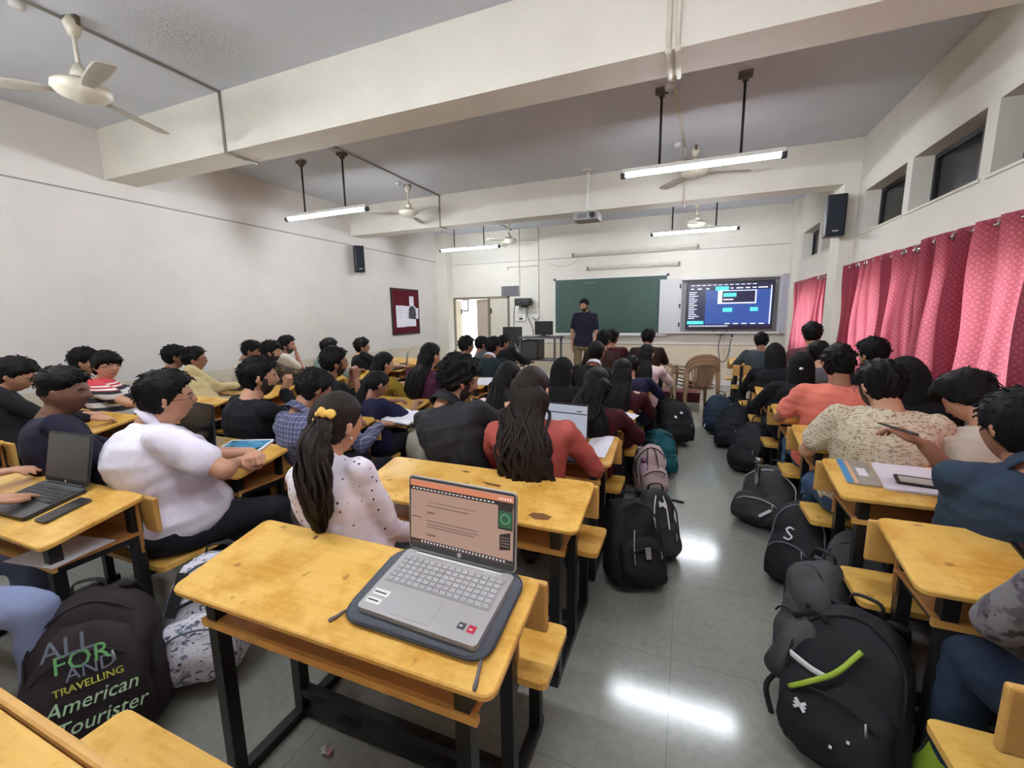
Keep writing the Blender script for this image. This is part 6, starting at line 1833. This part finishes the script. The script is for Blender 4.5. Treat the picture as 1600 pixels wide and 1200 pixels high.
P('woman in mustard top with dark shoulder length hair', (-2.76, 3.30), at(600, 570, 3.42), -10, -30, 6, 0, 0.9, 0.96, 0, 'long', HAIR, 0.02, F_MUST, 'short', PANT, near=1, tail=0.05)
P('woman in plum hoodie with long black hair', (-2.27, 3.30), at(673, 557, 3.42), -6, -18, 4, 0, 1.0, 0.98, 0, 'long', HAIR, 0.02, F_PLUM, 'long', PANT, near=1, tail=0.18, tw=1.05)
P('man with dark hair left of the dark teal jacket near the door', (-2.74, 4.66), at(729, 541, 4.78), -6, FRONT, 4, 0, 1.0, 0.98, 1, 'short', HAIR, 0.022, F_BLACK, 'long', PANT, near=2)
P('person in dark teal jacket with white collar before the lectern table', (-2.20, 4.66), at(771, 543, 4.78), 0, FRONT, 4, 0, 1.12, 0.98, 1, 'short', HAIR, 0.022, F_TEALD, 'long', PANT, near=2, collar='shirt', coll_m=F_WHITE)
P('person in grey hooded top behind the dark teal jacket', (-2.56, 5.72), at(753, 539, 5.8), -5, FRONT, 2, 0, 1.0, 0.98, 1, 'short', HAIR, 0.022, F_GREY, 'long', PANT, near=2)
P('man whose head shows beside the low table of monitors', (-2.3, 5.72), at(786, 537, 5.85), 0, FRONT, 8, 0, 0.95, 0.94, 1, 'short', HAIR, 0.02, F_BLACK, 'long', PANT, near=2)
# ---- column along the blank wall
P('person in black at the left edge bending forward', (-4.32, 1.34), at(26, 588, 1.50), -24, -50, 26, 0, 1.05, 1.0, 0, 'short', HAIR, 0.03, F_BLACK, 'long', PANT, near=1)
P('young man in striped shirt and glasses turning towards the camera', (-4.40, 2.06), at(167, 574, 2.10), -50, -84, 0, -4, 1.0, 1.0, 0, 'fringe', HAIR, 0.030, M_STR, 'short', PANT, near=0, glasses=BLKF, hr=('rel', (0.25, 0.38, 0.80)))
P('man with full black hair half hidden behind the striped shirt', (-4.92, 2.06), at(133, 567, 2.12), -20, -40, 4, 0, 1.0, 0.98, 0, 'short', HAIR, 0.03, F_PLUM, 'long', PANT, near=1)
P('man in pale yellow shirt and glasses reaching forward on his desk', (-4.42, 2.74), at(305, 563, 2.86), -25, -42, 0, 0, 1.05, 1.0, 1, 'short', HAIR, 0.024, F_YEL, 'long', PANT, near=1, glasses=BLKF, hl=at(362, 601, 3.25), hr=at(372, 602, 3.15))
P('man in navy shirt with short hair left of the yellow shirt', (-4.93, 2.74), at(274, 559, 2.84), -15, -30, 0, 0, 1.0, 0.98, 1, 'short', HAIR, 0.026, F_TEALD, 'long', PANT, near=1)
P('man in white shirt bent low near the blank wall', (-4.92, 3.5), at(393, 549, 3.64), -30, -50, 16, 0, 1.1, 1.0, 1, 'short', HAIR, 0.024, F_OFFW, 'long', PANT, near=1)
P('man in dark patterned shirt with wavy hair facing right', (-4.42, 3.5), at(424, 551, 3.60), -25, -52, 2, 0, 1.05, 1.0, 0, 'curly', HAIR, 0.028, M_DARKPR, 'long', PANT, near=1, beard=1, hr=('rel', (0.22, 0.45, 0.80)))
P('man in white top resting his chin on one hand by the wall', (-4.98, 4.2), at(449, 540, 4.28), -40, -62, 0, 0, 1.0, 1.0, 1, 'short', HAIR, 0.024, F_OFFW, 'short', PANT, near=1, beard=1, hr=at(463, 552, 4.32), dr=(-.1, 0, 1), nr=(-.5, -.6, 0), pose=('relax', 'fist'), pr=(0.4, 0.3, -1))
P('man in pale teal shirt facing the front beside the blank wall', (-4.30, 4.2), at(515, 545, 4.28), -10, -28, 4, 0, 0.95, 0.98, 1, 'short', HAIR, 0.028, F_TEALP, 'long', PANT, near=1)
P('man in black polo shirt looking right beside the blank wall', (-4.16, 4.84), at(566, 543, 4.92), -25, -48, 4, 0, 1.0, 1.0, 0, 'short', HAIR, 0.028, F_BLACK, 'short', PANT, near=1)
# ---- column beside the windows
P('person in grey camouflage hoodie and blue jeans cut off at the right edge', (1.01, 1.18), (1.03, 1.30, 1.17), 2, (0.6, 9, 1.5), 8, 0, 1.08, 1.02, 1, 'short', HAIR, 0.022, M_CAMO, 'long', JEANSD, near=0, hl=('rel', (-0.15, 0.28, 0.66)), hr=('rel', (0.1, 0.36, 0.8)), kl=(0.80, 1.52, 0.5), kr=(1.15, 1.6, 0.5))
P('man in dark denim shirt raising his left hand with a pen', (1.06, 1.88), at(1590, 674, 1.95), 4, 18, 8, 0, 1.12, 1.04, 1, 'short', HAIR, 0.024, F_DENIM, 'rolled', PANT, near=0, nk=0.105, collar='shirt', hl=at(1446, 697, 2.06), dl=at(1396, 662, 2.10) - at(1446, 697, 2.06), nl=(-0.55, 0.1, -0.85), pose=('droop', 'relax'), pl=(0.6, 0.7, -0.5))
P('man in cream leaf printed shirt and glasses bending over his desk', (0.90, 2.57), at(1374, 606, 2.68), -4, 22, 14, 0, 1.14, 1.02, 0, 'short', HAIR, 0.024, M_LEAF, 'short', JEANS, near=0, nk=0.095, beard=1, glasses=BLKF, kl=(0.74, 2.90, 0.5))
P('boy in cream shirt with head bowed low on his arms', (1.36, 2.55), at(1512, 624, 2.72), 6, 30, 38, 8, 0.98, 1.0, 0, 'fringe', HAIR, 0.036, F_CREAM, 'long', PANT, near=0)
P('man in coral tee shirt seen from behind', (0.90, 3.28), at(1309, 571, 3.36), -2, FRONT, 8, 0, 1.08, 1.0, 1, 'short', HAIR, 0.024, F_CORAL, 'short', JEANS, near=0)
P('woman in long black headscarf nearest the pink curtains', (1.36, 3.28), at(1413, 592, 3.34), 10, 12, 10, 0, 1.05, 1.1, 0, 'hijab', HAIR, 0.02, F_BLACK, 'long', PANT, near=1)
P('woman in black headscarf with a small white clip', (0.86, 3.98), at(1250, 574, 4.02), 0, FRONT, 8, 0, 0.98, 0.98, 0, 'hijab', HAIR, 0.02, F_BLACK, 'long', PANT, near=1)
SC4 = [o for o in COL.objects if o.get('label') == 'woman in black headscarf with a small white clip'][0]
bm = B(); bmesh.ops.create_uvsphere(bm, u_segments=8, v_segments=6, radius=0.011, matrix=Matrix.Translation(at(1252, 576, 3.885) - V(SC4.location)) @ Matrix.Diagonal((1.3, 1, 1, 1))); obj('scarf_clip', bm, WHITE, SC4, True)
P('man with neat black hair against the pink curtain', (1.36, 3.98), at(1363, 555, 4.06), 6, 30, 8, 0, 0.98, 0.98, 0, 'short', HAIR, 0.028, F_BLACK, 'long', PANT, near=1)
P('woman in black headscarf farther up the window side of the aisle', (0.84, 4.88), at(1210, 555, 4.92), 0, FRONT, 6, 0, 0.98, 0.98, 0, 'hijab', HAIR, 0.02, F_BLACK, 'long', PANT, near=2)
P('man in grey top between two headscarves on the window side', (1.25, 4.9), at(1279, 554, 4.98), 4, 10, 8, 0, 0.98, 0.98, 0, 'short', HAIR, 0.024, F_GREY, 'long', PANT, near=2)
P('man in brownish maroon shirt sitting tall by the pillar', (1.36, 5.70), at(1268, 523, 5.78), 0, FRONT, 0, 0, 1.05, 1.03, 1, 'short', HAIR, 0.026, F_BRMAR, 'long', PANT, near=2)
P('man in grey blue jacket on the front bench', (0.98, 6.95), at(1189, 534, 7.0), 0, FRONT, 6, 0, 1.1, 1.0, 1, 'short', HAIR, 0.022, F_GTEAL, 'long', JEANSD, near=2)
# white clip on the scarf
# ---- teacher
TE = P('standing teacher in dark polo shirt and khaki trousers before the green board', (-1.89, 8.42), at(913, 478, 8.40), 182, 168, 8, 0, 1.06, 1.0, 0, 'short', HAIR, 0.018, F_NAVY, 'short', KHAKI, near=1, stand=True, beard=2, collar='shirt', hl=('rel', (-0.2, 0.05, 0.87)), hr=('rel', (0.2, 0.05, 0.87)))
flush()
bpy.context.view_layer.update()
# pen held over the white notebook
a = at(1370, 660, 2.06); b = at(1436, 680, 2.01)
t = thing('pen', 'dark pen held in the raised hand of the denim shirt', 'pen', a)
bm = B(); tube(bm, [(0, 0, 0), (b - a) * 0.1, (b - a) * 0.9, (b - a)], [0.0012, 0.0045, 0.0045, 0.003], 8); obj('barrel', bm, BLACKP, t, True)
bm = B(); tube(bm, [(b - a) * 0.7, (b - a) * 0.98], 0.0055, 8); obj('cap', bm, DKGREY, t, True)

t = thing('tote_bag', 'pale cloth tote bag slumped on the bench between navy dress and black jacket', 'bag', (-1.80, 2.56, 0.432), math.radians(-30))
bm = B(); loft(bm, [ring(V(0.02 * z, 0.05 * z, z), V(1, 0, 0), V(0, 1, 0), a, b, 24, 2.6) for z, a, b in ((0, .10, .05), (.02, .13, .07), (.1, .14, .075), (.18, .13, .05), (.24, .12, .02), (.25, .11, .006))]); wrinkle(bm, 0.012, 4)
obj('cloth_body', bm, fabric('beige_canvas', (172, 164, 148), 0.1), t, True)
for s_ in (-1, 1):
    bm = B(); tube(bm, smooth_path([(-.06, .02 * s_, .23), (-.04, .03 * s_, .30), (.05, .03 * s_, .30), (.07, .02 * s_, .23)], 12), 0.008, 6, .4); obj('handle', bm, fabric('beige_canvas', (172, 164, 148), 0.1), t, True)
